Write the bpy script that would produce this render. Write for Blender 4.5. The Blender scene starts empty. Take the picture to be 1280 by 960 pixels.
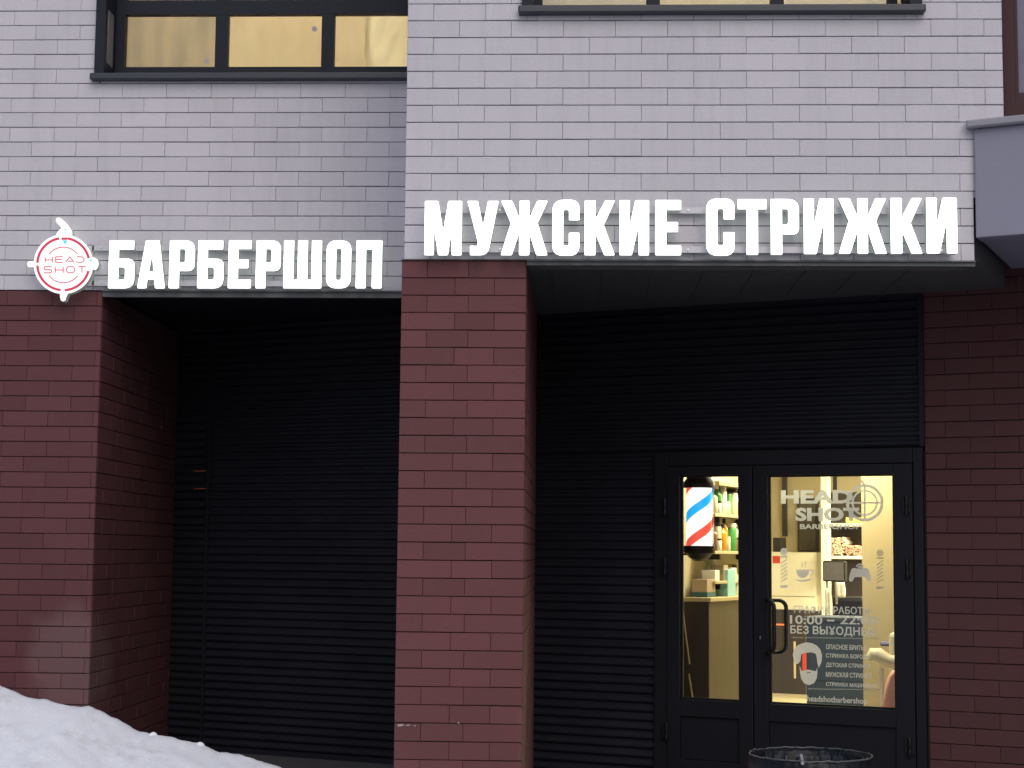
import bpy, bmesh, math, random
from mathutils import Vector, Matrix, noise
from mathutils.geometry import tessellate_polygon
random.seed(7)
S = bpy.context.scene
COL = S.collection
R = math.radians

# ------------------------------------------------------------------ camera
F, CX, CY = 2100.0, 640.0, 480.0            # focal length and centre in the pixels of the 1280x960 photograph
D, CAMZ = 9.44, 1.55
dep = Vector((85, 212, F)).normalized()
_roll = .0099
_H = F*F/(212-85*_roll)
upv = Vector((_roll*_H, -_H, F)).normalized()
rgt = (-upv).cross(dep)
MT = Matrix((rgt, dep, upv))                # camera axes -> world
CAM = Vector((0, -D, CAMZ))
cam = bpy.data.objects.new('camera', bpy.data.cameras.new('camera')); COL.objects.link(cam)
cr, cu, cb = MT @ Vector((1,0,0)), MT @ Vector((0,-1,0)), MT @ Vector((0,0,-1))
cam.matrix_world = Matrix(((cr.x,cu.x,cb.x,CAM.x),(cr.y,cu.y,cb.y,CAM.y),(cr.z,cu.z,cb.z,CAM.z),(0,0,0,1)))
cam.data.sensor_fit = 'HORIZONTAL'; cam.data.sensor_width = 36; cam.data.lens = F/1280*36
cam.data.clip_end = 2000; cam.data.clip_start = .05
S.camera = cam

# ------------------------------------------------------------------ world, sun, exposure
SUN_EL, SUN_AZ = 44, 164                     # a dim overcast evening, light from the open sky in front of the facade
w = bpy.data.worlds.new('World'); S.world = w; w.use_nodes = True
nt = w.node_tree; nt.nodes.clear()
sky = nt.nodes.new('ShaderNodeTexSky'); sky.sky_type = 'NISHITA'; sky.sun_disc = False
sky.sun_elevation = R(SUN_EL); sky.sun_rotation = R(SUN_AZ); sky.air_density = 1.2; sky.dust_density = 3.0; sky.ozone_density = 1.5
bg = nt.nodes.new('ShaderNodeBackground'); bg.inputs[1].default_value = .085
wo = nt.nodes.new('ShaderNodeOutputWorld')
nt.links.new(sky.outputs[0], bg.inputs[0]); nt.links.new(bg.outputs[0], wo.inputs[0])
sl = bpy.data.lights.new('sun', 'SUN'); sl.energy = .5; sl.angle = R(60); sl.color = (1, .90, .90)
so = bpy.data.objects.new('sun', sl); COL.objects.link(so)
az = R(SUN_AZ); sd = Vector((math.sin(az)*math.cos(R(SUN_EL)), math.cos(az)*math.cos(R(SUN_EL)), math.sin(R(SUN_EL))))
so.rotation_euler = sd.to_track_quat('Z', 'Y').to_euler()
S.view_settings.view_transform = 'Standard'; S.view_settings.look = 'None'
S.view_settings.exposure = .55; S.view_settings.gamma = 1; S.view_settings.use_curve_mapping = False
S.cycles.use_denoising = True
S.cycles.max_bounces = 8; S.cycles.transparent_max_bounces = 24
S.cycles.sample_clamp_indirect = 4

# ------------------------------------------------------------------ frames
class Frame:
    def __init__(s, o, ex):
        s.o = Vector(o); s.ex = Vector(ex).normalized(); s.ez = Vector((0,0,1)); s.ey = s.ez.cross(s.ex)
    def w(s, x, y, z): return s.o + s.ex*x + s.ey*y + s.ez*z
    def loc(s, p): q = p - s.o; return Vector((q.dot(s.ex), q.dot(s.ey), q.dot(s.ez)))
def ray(px, py): return MT @ Vector((px-CX, py-CY, F))
def hit(fr, px, py, y=0.0):                  # where the photograph's pixel meets the plane at depth y of a frame: (x, z)
    r = ray(px, py); t = (fr.w(0,y,0)-CAM).dot(fr.ey)/r.dot(fr.ey); q = fr.loc(CAM+r*t); return q.x, q.z
def hitx(fr, px, py, x):                     # the same for the plane x = const of a frame: (depth, z)
    r = ray(px, py); t = (fr.w(x,0,0)-CAM).dot(fr.ex)/r.dot(fr.ex); q = fr.loc(CAM+r*t); return q.y, q.z
A = Frame((0,0,0), (1,0,0))                  # front plane of the right wing
DB = D/.868-D
B = Frame((0,DB,0), (1,0,0))                 # left wing, set back
def aty(px, Y):
    r = ray(px, 692); return CAM + r*((Y+D)/r.y)
_p1, _p2 = aty(667, D/.80-D), aty(1155, D/.88-D)
_p1.z = _p2.z = 0
C = Frame(_p1, _p2-_p1)                      # slanting ground-floor wall with the shop door
WORLD = Frame((0,0,0), (1,0,0))

# ------------------------------------------------------------------ materials
def newmat(name):
    m = bpy.data.materials.new(name); m.use_nodes = True
    return m, m.node_tree, m.node_tree.nodes['Principled BSDF']
def N(t, kind, **kw):
    n = t.nodes.new('ShaderNode'+kind)
    for k, v in kw.items(): setattr(n, k, v)
    return n
def mat(name, col, rough=.6, metal=0, var=.0, scale=6, bump=0, bscale=60, spec=.5, island=0, emis=None, estr=0, stretch=None, trans=0):
    m, t, p = newmat(name)
    p.inputs['Roughness'].default_value = rough; p.inputs['Metallic'].default_value = metal
    p.inputs['Specular IOR Level'].default_value = spec
    p.inputs['Base Color'].default_value = (*col, 1)
    tc = N(t, 'TexCoord'); src = tc.outputs['Object']
    if stretch:
        mp = N(t, 'Mapping'); mp.inputs['Scale'].default_value = stretch; t.links.new(src, mp.inputs[0]); src = mp.outputs[0]
    if var or island:
        mx = N(t, 'Mix', data_type='RGBA'); 
        mx.inputs[6].default_value = (*[c*(1-var-island) for c in col], 1); mx.inputs[7].default_value = (*[min(1,c*(1+var+island)) for c in col], 1)
        nz = N(t, 'TexNoise'); nz.inputs['Scale'].default_value = scale; nz.inputs['Detail'].default_value = 6; nz.inputs['Roughness'].default_value = .65
        t.links.new(src, nz.inputs['Vector'])
        fac = nz.outputs[0]
        if island:
            ge = N(t, 'NewGeometry'); ma = N(t, 'Mix', data_type='FLOAT'); tot = var+island
            ma.inputs[0].default_value = island/tot
            t.links.new(fac, ma.inputs[2]); t.links.new(ge.outputs['Random Per Island'], ma.inputs[3]); fac = ma.outputs[0]
        t.links.new(fac, mx.inputs[0]); t.links.new(mx.outputs[2], p.inputs['Base Color'])
        mr = N(t, 'MapRange'); mr.inputs[3].default_value = max(.02, rough-.12); mr.inputs[4].default_value = min(1, rough+.12)
        t.links.new(nz.outputs[0], mr.inputs[0]); t.links.new(mr.outputs[0], p.inputs['Roughness'])
    if bump:
        n2 = N(t, 'TexNoise'); n2.inputs['Scale'].default_value = bscale; n2.inputs['Detail'].default_value = 5
        b = N(t, 'Bump'); b.inputs['Strength'].default_value = bump; b.inputs['Distance'].default_value = .01
        t.links.new(src, n2.inputs['Vector']); t.links.new(n2.outputs[0], b.inputs['Height']); t.links.new(b.outputs[0], p.inputs['Normal'])
    if emis:
        p.inputs['Emission Color'].default_value = (*emis, 1); p.inputs['Emission Strength'].default_value = estr
    if trans: p.inputs['Transmission Weight'].default_value = trans
    return m
def mixshade(name, col, clear, rough=.5):    # thin film or frosted vinyl: part see-through, part diffuse/translucent
    m, t, p = newmat(name)
    t.nodes.remove(p); out = t.nodes['Material Output']
    tr = N(t, 'BsdfTransparent'); df = N(t, 'BsdfDiffuse'); tl = N(t, 'BsdfTranslucent')
    df.inputs[0].default_value = (*col, 1); tl.inputs[0].default_value = (*col, 1)
    a = N(t, 'MixShader'); a.inputs[0].default_value = .5; b = N(t, 'MixShader'); b.inputs[0].default_value = clear
    t.links.new(df.outputs[0], a.inputs[1]); t.links.new(tl.outputs[0], a.inputs[2])
    t.links.new(a.outputs[0], b.inputs[1]); t.links.new(tr.outputs[0], b.inputs[2]); t.links.new(b.outputs[0], out.inputs[0])
    return m
def glassmat(name, tint=(.95,.96,.95)):
    m, t, p = newmat(name)
    t.nodes.remove(p); out = t.nodes['Material Output']
    tr = N(t, 'BsdfTransparent'); tr.inputs[0].default_value = (*tint, 1)
    gl = N(t, 'BsdfGlossy'); gl.inputs['Roughness'].default_value = .015
    fr = N(t, 'Fresnel'); fr.inputs[0].default_value = 1.5
    a = N(t, 'MixShader'); t.links.new(fr.outputs[0], a.inputs[0]); t.links.new(tr.outputs[0], a.inputs[1]); t.links.new(gl.outputs[0], a.inputs[2])
    t.links.new(a.outputs[0], out.inputs[0]); return m

def tilemat(name, col, var, island, stain_or_light=None):
    m = mat(name, col, .75, var=var, scale=1.3, island=island, bump=.25, bscale=140, spec=.3)
    t = m.node_tree; p = t.nodes['Principled BSDF']
    src = p.inputs['Base Color'].links[0].from_socket
    tc = N(t, 'TexCoord'); mp = N(t, 'Mapping'); mp.inputs['Scale'].default_value = (9, 9, .8)
    nz = N(t, 'TexNoise'); nz.inputs['Scale'].default_value = 1.0; nz.inputs['Detail'].default_value = 8; nz.inputs['Roughness'].default_value = .7
    t.links.new(tc.outputs['Object'], mp.inputs[0]); t.links.new(mp.outputs[0], nz.inputs['Vector'])
    mr = N(t, 'MapRange'); mr.inputs[1].default_value = .48; mr.inputs[2].default_value = .8; mr.inputs[3].default_value = 0; mr.inputs[4].default_value = .28
    mx = N(t, 'Mix', data_type='RGBA'); mx.inputs[7].default_value = (*[c*.55+.03 for c in col], 1)
    t.links.new(nz.outputs[0], mr.inputs[0]); t.links.new(mr.outputs[0], mx.inputs[0]); t.links.new(src, mx.inputs[6])
    t.links.new(mx.outputs[2], p.inputs['Base Color'])
    if stain_or_light:                                # salt and slush marks, or painted tan light: (centre, size, colour)
        c, s, sc = stain_or_light
        vs = N(t, 'VectorMath', operation='SUBTRACT'); vs.inputs[1].default_value = c
        vm = N(t, 'VectorMath', operation='DIVIDE'); vm.inputs[1].default_value = s
        n3 = N(t, 'TexNoise'); n3.inputs['Scale'].default_value = 5; n3.inputs['Detail'].default_value = 6
        ln = N(t, 'VectorMath', operation='LENGTH')
        ad = N(t, 'Math', operation='MULTIPLY_ADD'); ad.inputs[1].default_value = .9
        m2 = N(t, 'MapRange'); m2.inputs[1].default_value = 1.25; m2.inputs[2].default_value = 1.7; m2.inputs[3].default_value = .42; m2.inputs[4].default_value = 0
        mx2 = N(t, 'Mix', data_type='RGBA'); mx2.inputs[7].default_value = (*sc, 1)
        t.links.new(tc.outputs['Object'], vs.inputs[0]); t.links.new(vs.outputs[0], vm.inputs[0]); t.links.new(vm.outputs[0], ln.inputs[0])
        t.links.new(tc.outputs['Object'], n3.inputs['Vector']); t.links.new(n3.outputs[0], ad.inputs[0]); t.links.new(ln.outputs['Value'], ad.inputs[2])
        t.links.new(ad.outputs[0], m2.inputs[0]); t.links.new(m2.outputs[0], mx2.inputs[0])
        t.links.new(mx.outputs[2], mx2.inputs[6]); t.links.new(mx2.outputs[2], p.inputs['Base Color'])
    return m

M = {}
M['white_tile'] = tilemat('white_tile', (.52,.508,.56), .07, .035)
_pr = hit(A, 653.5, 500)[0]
M['red_tile'] = tilemat('red_tile', (.125,.046,.050), .15, .11, ((_pr+.006, 1.05, .55), (.045, .95, .80), (.20,.115,.08)))  # tan light on the pillar's lower right face is painted into this colour
_sx, _sz = hit(B, 88, 830)
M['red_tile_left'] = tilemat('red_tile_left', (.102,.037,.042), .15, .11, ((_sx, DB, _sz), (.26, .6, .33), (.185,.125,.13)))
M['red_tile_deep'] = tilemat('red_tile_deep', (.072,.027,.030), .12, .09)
M['backing'] = mat('backing', (.035,.03,.033), .9)
M['red_backing'] = mat('red_backing', (.040,.018,.020), .9)
M['pale_backing'] = mat('pale_backing', (.13,.12,.13), .9)
M['metal_navy'] = mat('metal_navy', (.009,.012,.022), .5, var=.15, scale=3, spec=.22)
M['sill_navy'] = mat('sill_navy', (.022,.027,.042), .38, var=.12, scale=4)
M['door_navy'] = mat('door_navy', (.0075,.0080,.0125), .5, var=.15, scale=3, bump=.06, bscale=300, spec=.2)
M['corrugated'] = mat('corrugated', (.0125,.0135,.0205), .6, var=.35, scale=2.5, spec=.16)
M['soffit'] = mat('soffit', (.085,.09,.092), .6, var=.1, scale=2)
M['flashing'] = mat('flashing', (.075,.082,.092), .45, var=.15, scale=3)
M['rail'] = mat('rail', (.50,.50,.55), .4, metal=.3, var=.06)
M['balcony'] = mat('balcony', (.24,.24,.315), .75, var=.06, scale=2.5, bump=.15, bscale=90)
M['coping'] = mat('coping', (.27,.27,.31), .6, var=.1, scale=5)
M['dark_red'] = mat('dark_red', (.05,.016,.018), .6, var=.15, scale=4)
M['glass'] = glassmat('glass')
M['upper_glass'] = glassmat('upper_glass')
M['snow'] = None
M['asphalt'] = mat('packed_snow_ground', (.34,.35,.38), .8, var=.45, scale=1.2, bump=.5, bscale=50)
M['paving'] = mat('paving', (.062,.062,.070), .8, var=.2, scale=3, bump=.3, bscale=80)
M['letter_face'] = mat('letter_face', (.9,.9,.9), .4, emis=(.97,1,.985), estr=1.6)
M['added_back_glow'] = mat('added_back_glow', (.6,.62,.58), .5, emis=(.88,1,.90), estr=.45)  # glow added to the letter backs, a wall halo imitating bloom
M['logo_face'] = mat('logo_face', (.4,.4,.4), .4, emis=(.98,1,.99), estr=.62)
M['letter_side_glow'] = mat('letter_side_glow', (.50,.54,.48), .4, emis=(.86,1,.80), estr=.05)  # faint glow added to the metal sides, imitating bloom round the letters
M['logo_red'] = mat('logo_red', (.45,.02,.05), .5, emis=(1,.06,.16), estr=.22)
M['logo_cyan'] = mat('logo_cyan', (.1,.6,.8), .5, emis=(.10,.55,.9), estr=.3)
M['frost'] = mixshade('frost', (.84,.86,.83), .24)
M['frost_thin'] = mixshade('frost_thin', (.50,.52,.50), .62)
M['frost_pane'] = mixshade('frost_pane', (.25,.30,.38), .86)
M['black_metal'] = mat('black_metal', (.006,.006,.007), .4, spec=.25)
M['black'] = mat('black', (.018,.018,.02), .5, var=.2)
M['chrome'] = mat('chrome', (.6,.6,.6), .2, metal=1)
M['wall_cream'] = mat('wall_cream', (.60,.53,.36), .8, var=.05, scale=2)
M['pier_beige'] = mat('pier_beige', (.50,.42,.26), .8, var=.05, scale=2)
M['shop_floor'] = mat('shop_floor', (.52,.46,.32), .45, var=.08, scale=3)
M['shop_ceiling'] = mat('shop_ceiling', (.7,.68,.6), .8)
M['dark_wood'] = mat('dark_wood', (.030,.022,.018), .5, var=.3, scale=5, stretch=(4,4,.6))
M['olive_wood'] = mat('olive_wood', (.052,.037,.014), .5, var=.2, scale=5, stretch=(4,4,.6))
M['light_wood'] = mat('light_wood', (.48,.38,.20), .5, var=.15, scale=5)
M['shelf_wood'] = mat('shelf_wood', (.50,.44,.26), .5, var=.1, scale=5)
M['white_paint'] = mat('white_paint', (.78,.77,.68), .4, var=.03)
M['mirror_dark'] = mat('mirror_dark', (.10,.09,.07), .25, var=.2, scale=3)
M['towel'] = mat('towel', (.72,.42,.34), .95, var=.15, scale=20, bump=.6, bscale=200)
M['towel_pale'] = mat('towel_pale', (.80,.66,.54), .95, var=.1, scale=20, bump=.6, bscale=200)
M['blue_reflect_front'] = mat('blue_reflect_front', (.014,.036,.085), .5, var=.15)  # blue put into the colour for the snow's reflection in the door glass
M['red_paint'] = mat('red_paint', (.60,.05,.04), .4)
M['orange_led'] = mat('orange_led', (.8,.2,.05), .5, emis=(1,.22,.06), estr=.35)
M['cream_led'] = mat('cream_led', (.8,.7,.5), .5, emis=(1,.85,.6), estr=.8)
M['yellow_card'] = mat('yellow_card', (.75,.58,.16), .7)
M['card'] = mat('card', (.42,.32,.22), .8, var=.1)
M['teal'] = mat('teal', (.30,.62,.62), .5, var=.05)
M['dteal'] = mat('dteal', (.02,.11,.12), .6)
M['white_plastic'] = mat('white_plastic', (.80,.80,.75), .35)
M['pink_label'] = mat('pink_label', (.72,.10,.16), .5)
M['amber'] = mat('amber', (.70,.34,.03), .2)
M['green'] = mat('green', (.08,.32,.09), .3)
M['clearish'] = mat('clearish', (.62,.62,.48), .2)
M['brown'] = mat('brown', (.22,.10,.05), .35)
M['leather_black'] = mat('leather_black', (.008,.008,.009), .5, var=.2, bump=.1, spec=.2)
M['speckle'] = mat('speckle', (.11,.10,.105), .9, var=.6, scale=60)
M['leather_cream'] = mat('leather_cream', (.66,.62,.48), .4, var=.05)
M['pink_cloth'] = mat('pink_cloth', (.68,.36,.32), .9, var=.1, bump=.2)
M['blue_cloth'] = mat('blue_cloth', (.16,.18,.34), .8)
M['sticker_grey'] = mat('sticker_grey', (.36,.36,.40), .7)
M['bin_plastic'] = mat('bin_plastic', (.016,.018,.022), .42, var=.2)
M['glint_orange'] = mat('glint_orange', (.2,.06,.02), .5, emis=(1,.25,.08), estr=.03)

def snowmat():
    m = mat('snow', (.77,.81,.88), .7, var=.04, scale=3, bump=.55, bscale=70)
    t = m.node_tree; p = t.nodes['Principled BSDF']; src = p.inputs['Base Color'].links[0].from_socket
    tc = N(t, 'TexCoord'); nz = N(t, 'TexNoise'); nz.inputs['Scale'].default_value = 2.2; nz.inputs['Detail'].default_value = 10; nz.inputs['Roughness'].default_value = .75
    mr = N(t, 'MapRange'); mr.inputs[1].default_value = .54; mr.inputs[2].default_value = .76; mr.inputs[4].default_value = .55
    mx = N(t, 'Mix', data_type='RGBA'); mx.inputs[7].default_value = (.33,.29,.27,1)
    t.links.new(tc.outputs['Object'], nz.inputs['Vector']); t.links.new(nz.outputs[0], mr.inputs[0]); t.links.new(mr.outputs[0], mx.inputs[0])
    t.links.new(src, mx.inputs[6]); t.links.new(mx.outputs[2], p.inputs['Base Color'])
    p.inputs['Subsurface Weight'].default_value = .15; p.inputs['Subsurface Radius'].default_value = (.04,.05,.06)
    return m
M['snow'] = snowmat()

def polemat(origin):                         # lit glass cylinder with a red / white / blue helix
    m, t, p = newmat('barber_stripes')
    tc = N(t, 'TexCoord'); sx = N(t, 'SeparateXYZ'); t.links.new(tc.outputs['Object'], sx.inputs[0])
    at = N(t, 'Math', operation='ARCTAN2'); t.links.new(sx.outputs[1], at.inputs[0]); t.links.new(sx.outputs[0], at.inputs[1])
    d1 = N(t, 'Math', operation='DIVIDE'); d1.inputs[1].default_value = 2*math.pi; t.links.new(at.outputs[0], d1.inputs[0])
    d2 = N(t, 'Math', operation='DIVIDE'); d2.inputs[1].default_value = .385; t.links.new(sx.outputs[2], d2.inputs[0])
    sb = N(t, 'Math', operation='SUBTRACT'); t.links.new(d2.outputs[0], sb.inputs[0]); t.links.new(d1.outputs[0], sb.inputs[1])
    ad = N(t, 'Math', operation='ADD'); ad.inputs[1].default_value = origin; t.links.new(sb.outputs[0], ad.inputs[0])
    fr = N(t, 'Math', operation='FRACT'); t.links.new(ad.outputs[0], fr.inputs[0])
    cr_ = N(t, 'ValToRGB'); cr_.color_ramp.interpolation = 'CONSTANT'
    el = cr_.color_ramp.elements
    el[0].position = 0; el[0].color = (.80,.09,.06,1)
    el[1].position = .17; el[1].color = (1,1,.96,1)
    for pos, c in ((.5, (.02,.40,.95,1)), (.67, (1,1,.96,1))):
        e = el.new(pos); e.color = c
    t.links.new(fr.outputs[0], cr_.inputs[0]); t.links.new(cr_.outputs[0], p.inputs['Base Color'])
    t.links.new(cr_.outputs[0], p.inputs['Emission Color']); p.inputs['Emission Strength'].default_value = .72
    p.inputs['Roughness'].default_value = .15
    return m

# ------------------------------------------------------------------ mesh builder
class MB:
    def __init__(s): s.v = []; s.f = []; s.m = []; s.sm = []
    def add(s, vs, fs, mi=0, smooth=False):
        b = len(s.v); s.v += [Vector(v) for v in vs]
        for f in fs: s.f.append([b+i for i in f]); s.m.append(mi); s.sm.append(smooth)
    def box(s, fr, x0, x1, y0, y1, z0, z1, mi=0, ch=0):
        if ch:
            vs = []
            for (y, i) in ((y0, ch), (y0+ch, 0), (y1, 0)):
                vs += [fr.w(x0+i,y,z0+i), fr.w(x1-i,y,z0+i), fr.w(x1-i,y,z1-i), fr.w(x0+i,y,z1-i)]
            fs = [(0,1,2,3), (11,10,9,8)]
            for k in (0,4):
                for j in range(4):
                    a, b = k+j, k+(j+1)%4; fs.append((b, a, a+4, b+4))
            s.add(vs, fs, mi)
        else:
            vs = [fr.w(x,y,z) for x in (x0,x1) for y in (y0,y1) for z in (z0,z1)]
            s.add(vs, [(0,1,3,2),(4,6,7,5),(0,4,5,1),(2,3,7,6),(0,2,6,4),(1,5,7,3)], mi)
        return s
    def lathe(s, fr, cx, cy, prof, n=24, mi=0, smooth=True, cap0=True, cap1=True, wob=None):
        rows = []
        for (r, z) in prof:
            rows.append([fr.w(cx+r*math.cos(2*math.pi*k/n), cy+r*math.sin(2*math.pi*k/n), z) for k in range(n)])
        vs = [v for row in rows for v in row]; fs = []
        for i in range(len(prof)-1):
            for k in range(n):
                a, b = i*n+k, i*n+(k+1)%n; fs.append((a, b, b+n, a+n))
        s.add(vs, fs, mi, smooth)
        if cap0: s.add(rows[0], [tuple(range(n-1,-1,-1))], mi)
        if cap1: s.add(rows[-1], [tuple(range(n))], mi)
        return s
    def tube(s, pts, r, n=10, mi=0):
        pts = [Vector(p) for p in pts]; rows = []
        t0 = (pts[1]-pts[0]).normalized(); ref = t0.orthogonal().normalized()
        for i, p in enumerate(pts):
            t = (pts[min(i+1,len(pts)-1)]-pts[max(i-1,0)]).normalized()
            ref = (ref - t*ref.dot(t)).normalized(); bn = t.cross(ref)
            rr = r[i] if isinstance(r, (list, tuple)) else r
            rows.append([p+ref*(rr*math.cos(2*math.pi*k/n))+bn*(rr*math.sin(2*math.pi*k/n)) for k in range(n)])
        vs = [v for row in rows for v in row]; fs = []
        for i in range(len(rows)-1):
            for k in range(n):
                a, b = i*n+k, i*n+(k+1)%n; fs.append((a, b, b+n, a+n))
        s.add(vs, fs, mi, True); s.add(rows[0], [tuple(range(n-1,-1,-1))], mi); s.add(rows[-1], [tuple(range(n))], mi)
        return s
    def build(s, name, mats, parent=None, origin=None, bevel=0):
        if not isinstance(mats, (list, tuple)): mats = [mats]
        me = bpy.data.meshes.new(name)
        o = bpy.data.objects.new(name, me); COL.objects.link(o)
        off = Vector(origin) if origin is not None else Vector((0,0,0))
        base = off
        if parent is not None:
            pw = parent.location.copy(); q = parent.parent
            while q is not None: pw += q.location; q = q.parent
            o.parent = parent; o.location = off - pw if origin is not None else -pw
        else: o.location = off
        me.from_pydata([v-base for v in s.v], [], s.f)
        for mm in mats: me.materials.append(mm)
        me.polygons.foreach_set('material_index', s.m); me.polygons.foreach_set('use_smooth', s.sm)
        bm = bmesh.new(); bm.from_mesh(me); bmesh.ops.recalc_face_normals(bm, faces=bm.faces); bm.to_mesh(me); bm.free()
        me.update()
        if bevel:
            b = o.modifiers.new('bevel', 'BEVEL'); b.width = bevel; b.segments = 2; b.limit_method = 'ANGLE'
        return o
def tag(o, label=None, cat=None, group=None, kind=None):
    if label: o['label'] = label
    if cat: o['category'] = cat
    if group: o['group'] = group
    if kind: o['kind'] = kind
    return o
def thing(name, label, cat, loc, group=None):
    o = bpy.data.objects.new(name, None); COL.objects.link(o); o.location = loc; o.empty_display_size = .1
    return tag(o, label, cat, group)

def subtract(rects, hole):
    out = []
    hx0, hx1, hz0, hz1 = hole
    for (x0,x1,z0,z1) in rects:
        if hx1 <= x0 or hx0 >= x1 or hz1 <= z0 or hz0 >= z1: out.append((x0,x1,z0,z1)); continue
        if x0 < hx0: out.append((x0,hx0,z0,z1))
        if hx1 < x1: out.append((hx1,x1,z0,z1))
        a, b = max(x0,hx0), min(x1,hx1)
        if z0 < hz0: out.append((a,b,z0,hz0))
        if hz1 < z1: out.append((a,b,hz1,z1))
    return out
def tiles(mb, fr, x0, x1, z0, z1, holes=(), module=.3, course=.1, y=0, first=(0,.15), depth=.014, gx=.0016, gz=.0048, widths=None, mi=0, flip=False):
    n = int(math.ceil((z1-z0)/course-1e-6))
    for r in range(n):
        a = z1-(r+1)*course if flip else z0+r*course
        b = a+course
        a, b = max(a, z0), min(b, z1)
        if widths:
            xs = [x0]
            for wd in widths[r % len(widths)]: xs.append(xs[-1]+wd)
            xs[-1] = x1
        else:
            xs = [x0]; s = first[r % 2]
            x = x0+(s if s else module)
            while x < x1-.02: xs.append(x); x += module
            xs.append(x1)
        for i in range(len(xs)-1):
            rects = [(xs[i], xs[i+1], a, b)]
            for h in holes: rects = subtract(rects, h)
            for (p, q, c, d) in rects:
                if q-p < .02 or d-c < .02: continue
                jy = random.uniform(-.0012, .0012); jz = random.uniform(-.0009, .0009)
                mb.box(fr, p+gx/2, q-gx/2, y-depth+jy, y, c+gz/2+jz, d-gz/2+jz, mi, ch=.0022)
def corrugate(mb, fr, x0, x1, z0, z1, y, pitch=.060, amp=.017):
    prof = []
    z = z0
    while z < z1:
        for (u, d) in ((0,0),(.14,-.55),(.30,-1),(.50,-1),(.66,-.55),(.80,0)):
            if z+u*pitch <= z1: prof.append((z+u*pitch, y+d*amp))
        z += pitch
    prof.append((z1, y))
    vs = []
    for (zz, yy) in prof: vs += [fr.w(x0,yy,zz), fr.w(x1,yy,zz)]
    mb.add(vs, [(2*i, 2*i+1, 2*i+3, 2*i+2) for i in range(len(prof)-1)])

# ------------------------------------------------------------------ key measures
xA0, _ = hit(A, 507, 200)
xA1, _ = hit(A, 1218, 310)
xA2, _ = hit(A, 1253.5, 80)
_, zA = hit(A, 860, 325.5)                   # bottom of the right wing's white wall
_, zB = hit(B, 300, 363.5)
xPL, _ = hit(A, 500, 650); xPR, _ = hit(A, 653.5, 500)
xLP, _ = hit(B, 119, 560)                    # right edge of the left red wall
TOP = 7.2
# ground first
g = MB()
nx = 40
g.add([WORLD.w(x,y,0) for x in (-300,300) for y in (-300,300)], [(0,1,3,2)])
tag(g.build('ground', M['asphalt']), kind='structure')

# ------------------------------------------------------------------ the building
bld = thing('building', 'pale and dark red tiled building with deep dark entrance recesses', 'building', (0,0,0))

# windows of the upper floor (openings)
wl0, wlz0 = hit(B, 124.5, 94); 
WL = (wl0, xA0+.4, wlz0, wlz0+1.5)
wr0, wrz0 = hit(A, 659, 10.5); wr1, _ = hit(A, 1145, 10.5)
WR = (wr0, wr1, wrz0, wrz0+1.5)

# upper walls
m = MB()
_, zcop = hit(A, 1220, 150)
NOTCH = (xA1, xA2+.1, zA-.1, zcop-.45)
rects = [(xA0, xA2, zA, TOP)]
for h in [WR, NOTCH]: rects = subtract(rects, h)
for (a,b,c,d) in rects: m.box(A, a, b, .012, .32, c, d, 1)
tiles(m, A, xA0, xA2, zA, TOP, holes=[WR, NOTCH], y=.012, first=(.15,0))
# left return of the projecting wing
Aside = Frame(A.w(xA0,0,0), (0,1,0))
Aside = Frame(A.w(xA0, DB, 0), (0,-1,0))     # faces left
m.box(Aside, .0, DB-.013, .012, .30, zA, TOP, 1)
tiles(m, Aside, 0, DB-.014, zA, TOP, y=.012)
# right end face of the wing, running parallel to the door wall's normal
Aend = Frame(A.w(xA1,.02,0), C.ey)           # faces right
m.box(Aend, .0, 1.5, .02, .3, zA+.024, TOP-.5, 1)
upw = m.build('upper_wall', [M['white_tile'], M['pale_backing']], bld)
m = MB()
rects = [(-8, xA0-.002, zB, TOP)]
for h in [WL]: rects = subtract(rects, h)
for (a,b,c,d) in rects: m.box(B, a, b, .012, .32, c, d, 1)
_xj, _ = hit(B, 458, 202)
x0B = _xj-.3*30
tiles(m, B, x0B, xA0-.001, zB, TOP, holes=[WL], y=.012, first=(0,.15))
m.build('upper_wall', [M['white_tile'], M['pale_backing']], bld)

# red pillar between the recesses
def depC(x, xoff=0):                         # world Y where the door wall crosses a world x
    t = (x-C.o.x)/C.ex.x; return C.o.y+C.ex.y*t
m = MB()
yPR = depC(xPR)+.25; yPL = depC(xPL)+.25
m.add([(xPL,.012,-.1),(xPR,.012,-.1),(xPR,yPR,-.1),(xPL,yPL,-.1),(xPL,.012,zA-.004),(xPR,.012,zA-.004),(xPR,yPR,zA-.004),(xPL,yPL,zA-.004)],
      [(0,1,5,4),(1,2,6,5),(2,3,7,6),(3,0,4,7),(4,5,6,7),(0,3,2,1)], 1)
W_ = xPR-xPL
tiles(m, A, xPL-.013, xPR+.013, 0, zA-.005, y=.012, widths=[[.146,.236,W_],[.305,.225,W_]], flip=True)
PS = Frame((xPR,0,0), (0,1,0))               # right face of the pillar
tiles(m, PS, .013, yPR-.26, .0, zA-.005, y=0, first=(0,.15), flip=True)
PL = Frame((xPL,yPL-.25,0), (0,-1,0))
tiles(m, PL, .0, yPL-.265, .0, zA-.005, y=0, first=(0,.15), flip=True)
m.build('pillar', [M['red_tile'], M['red_backing']], bld)

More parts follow.
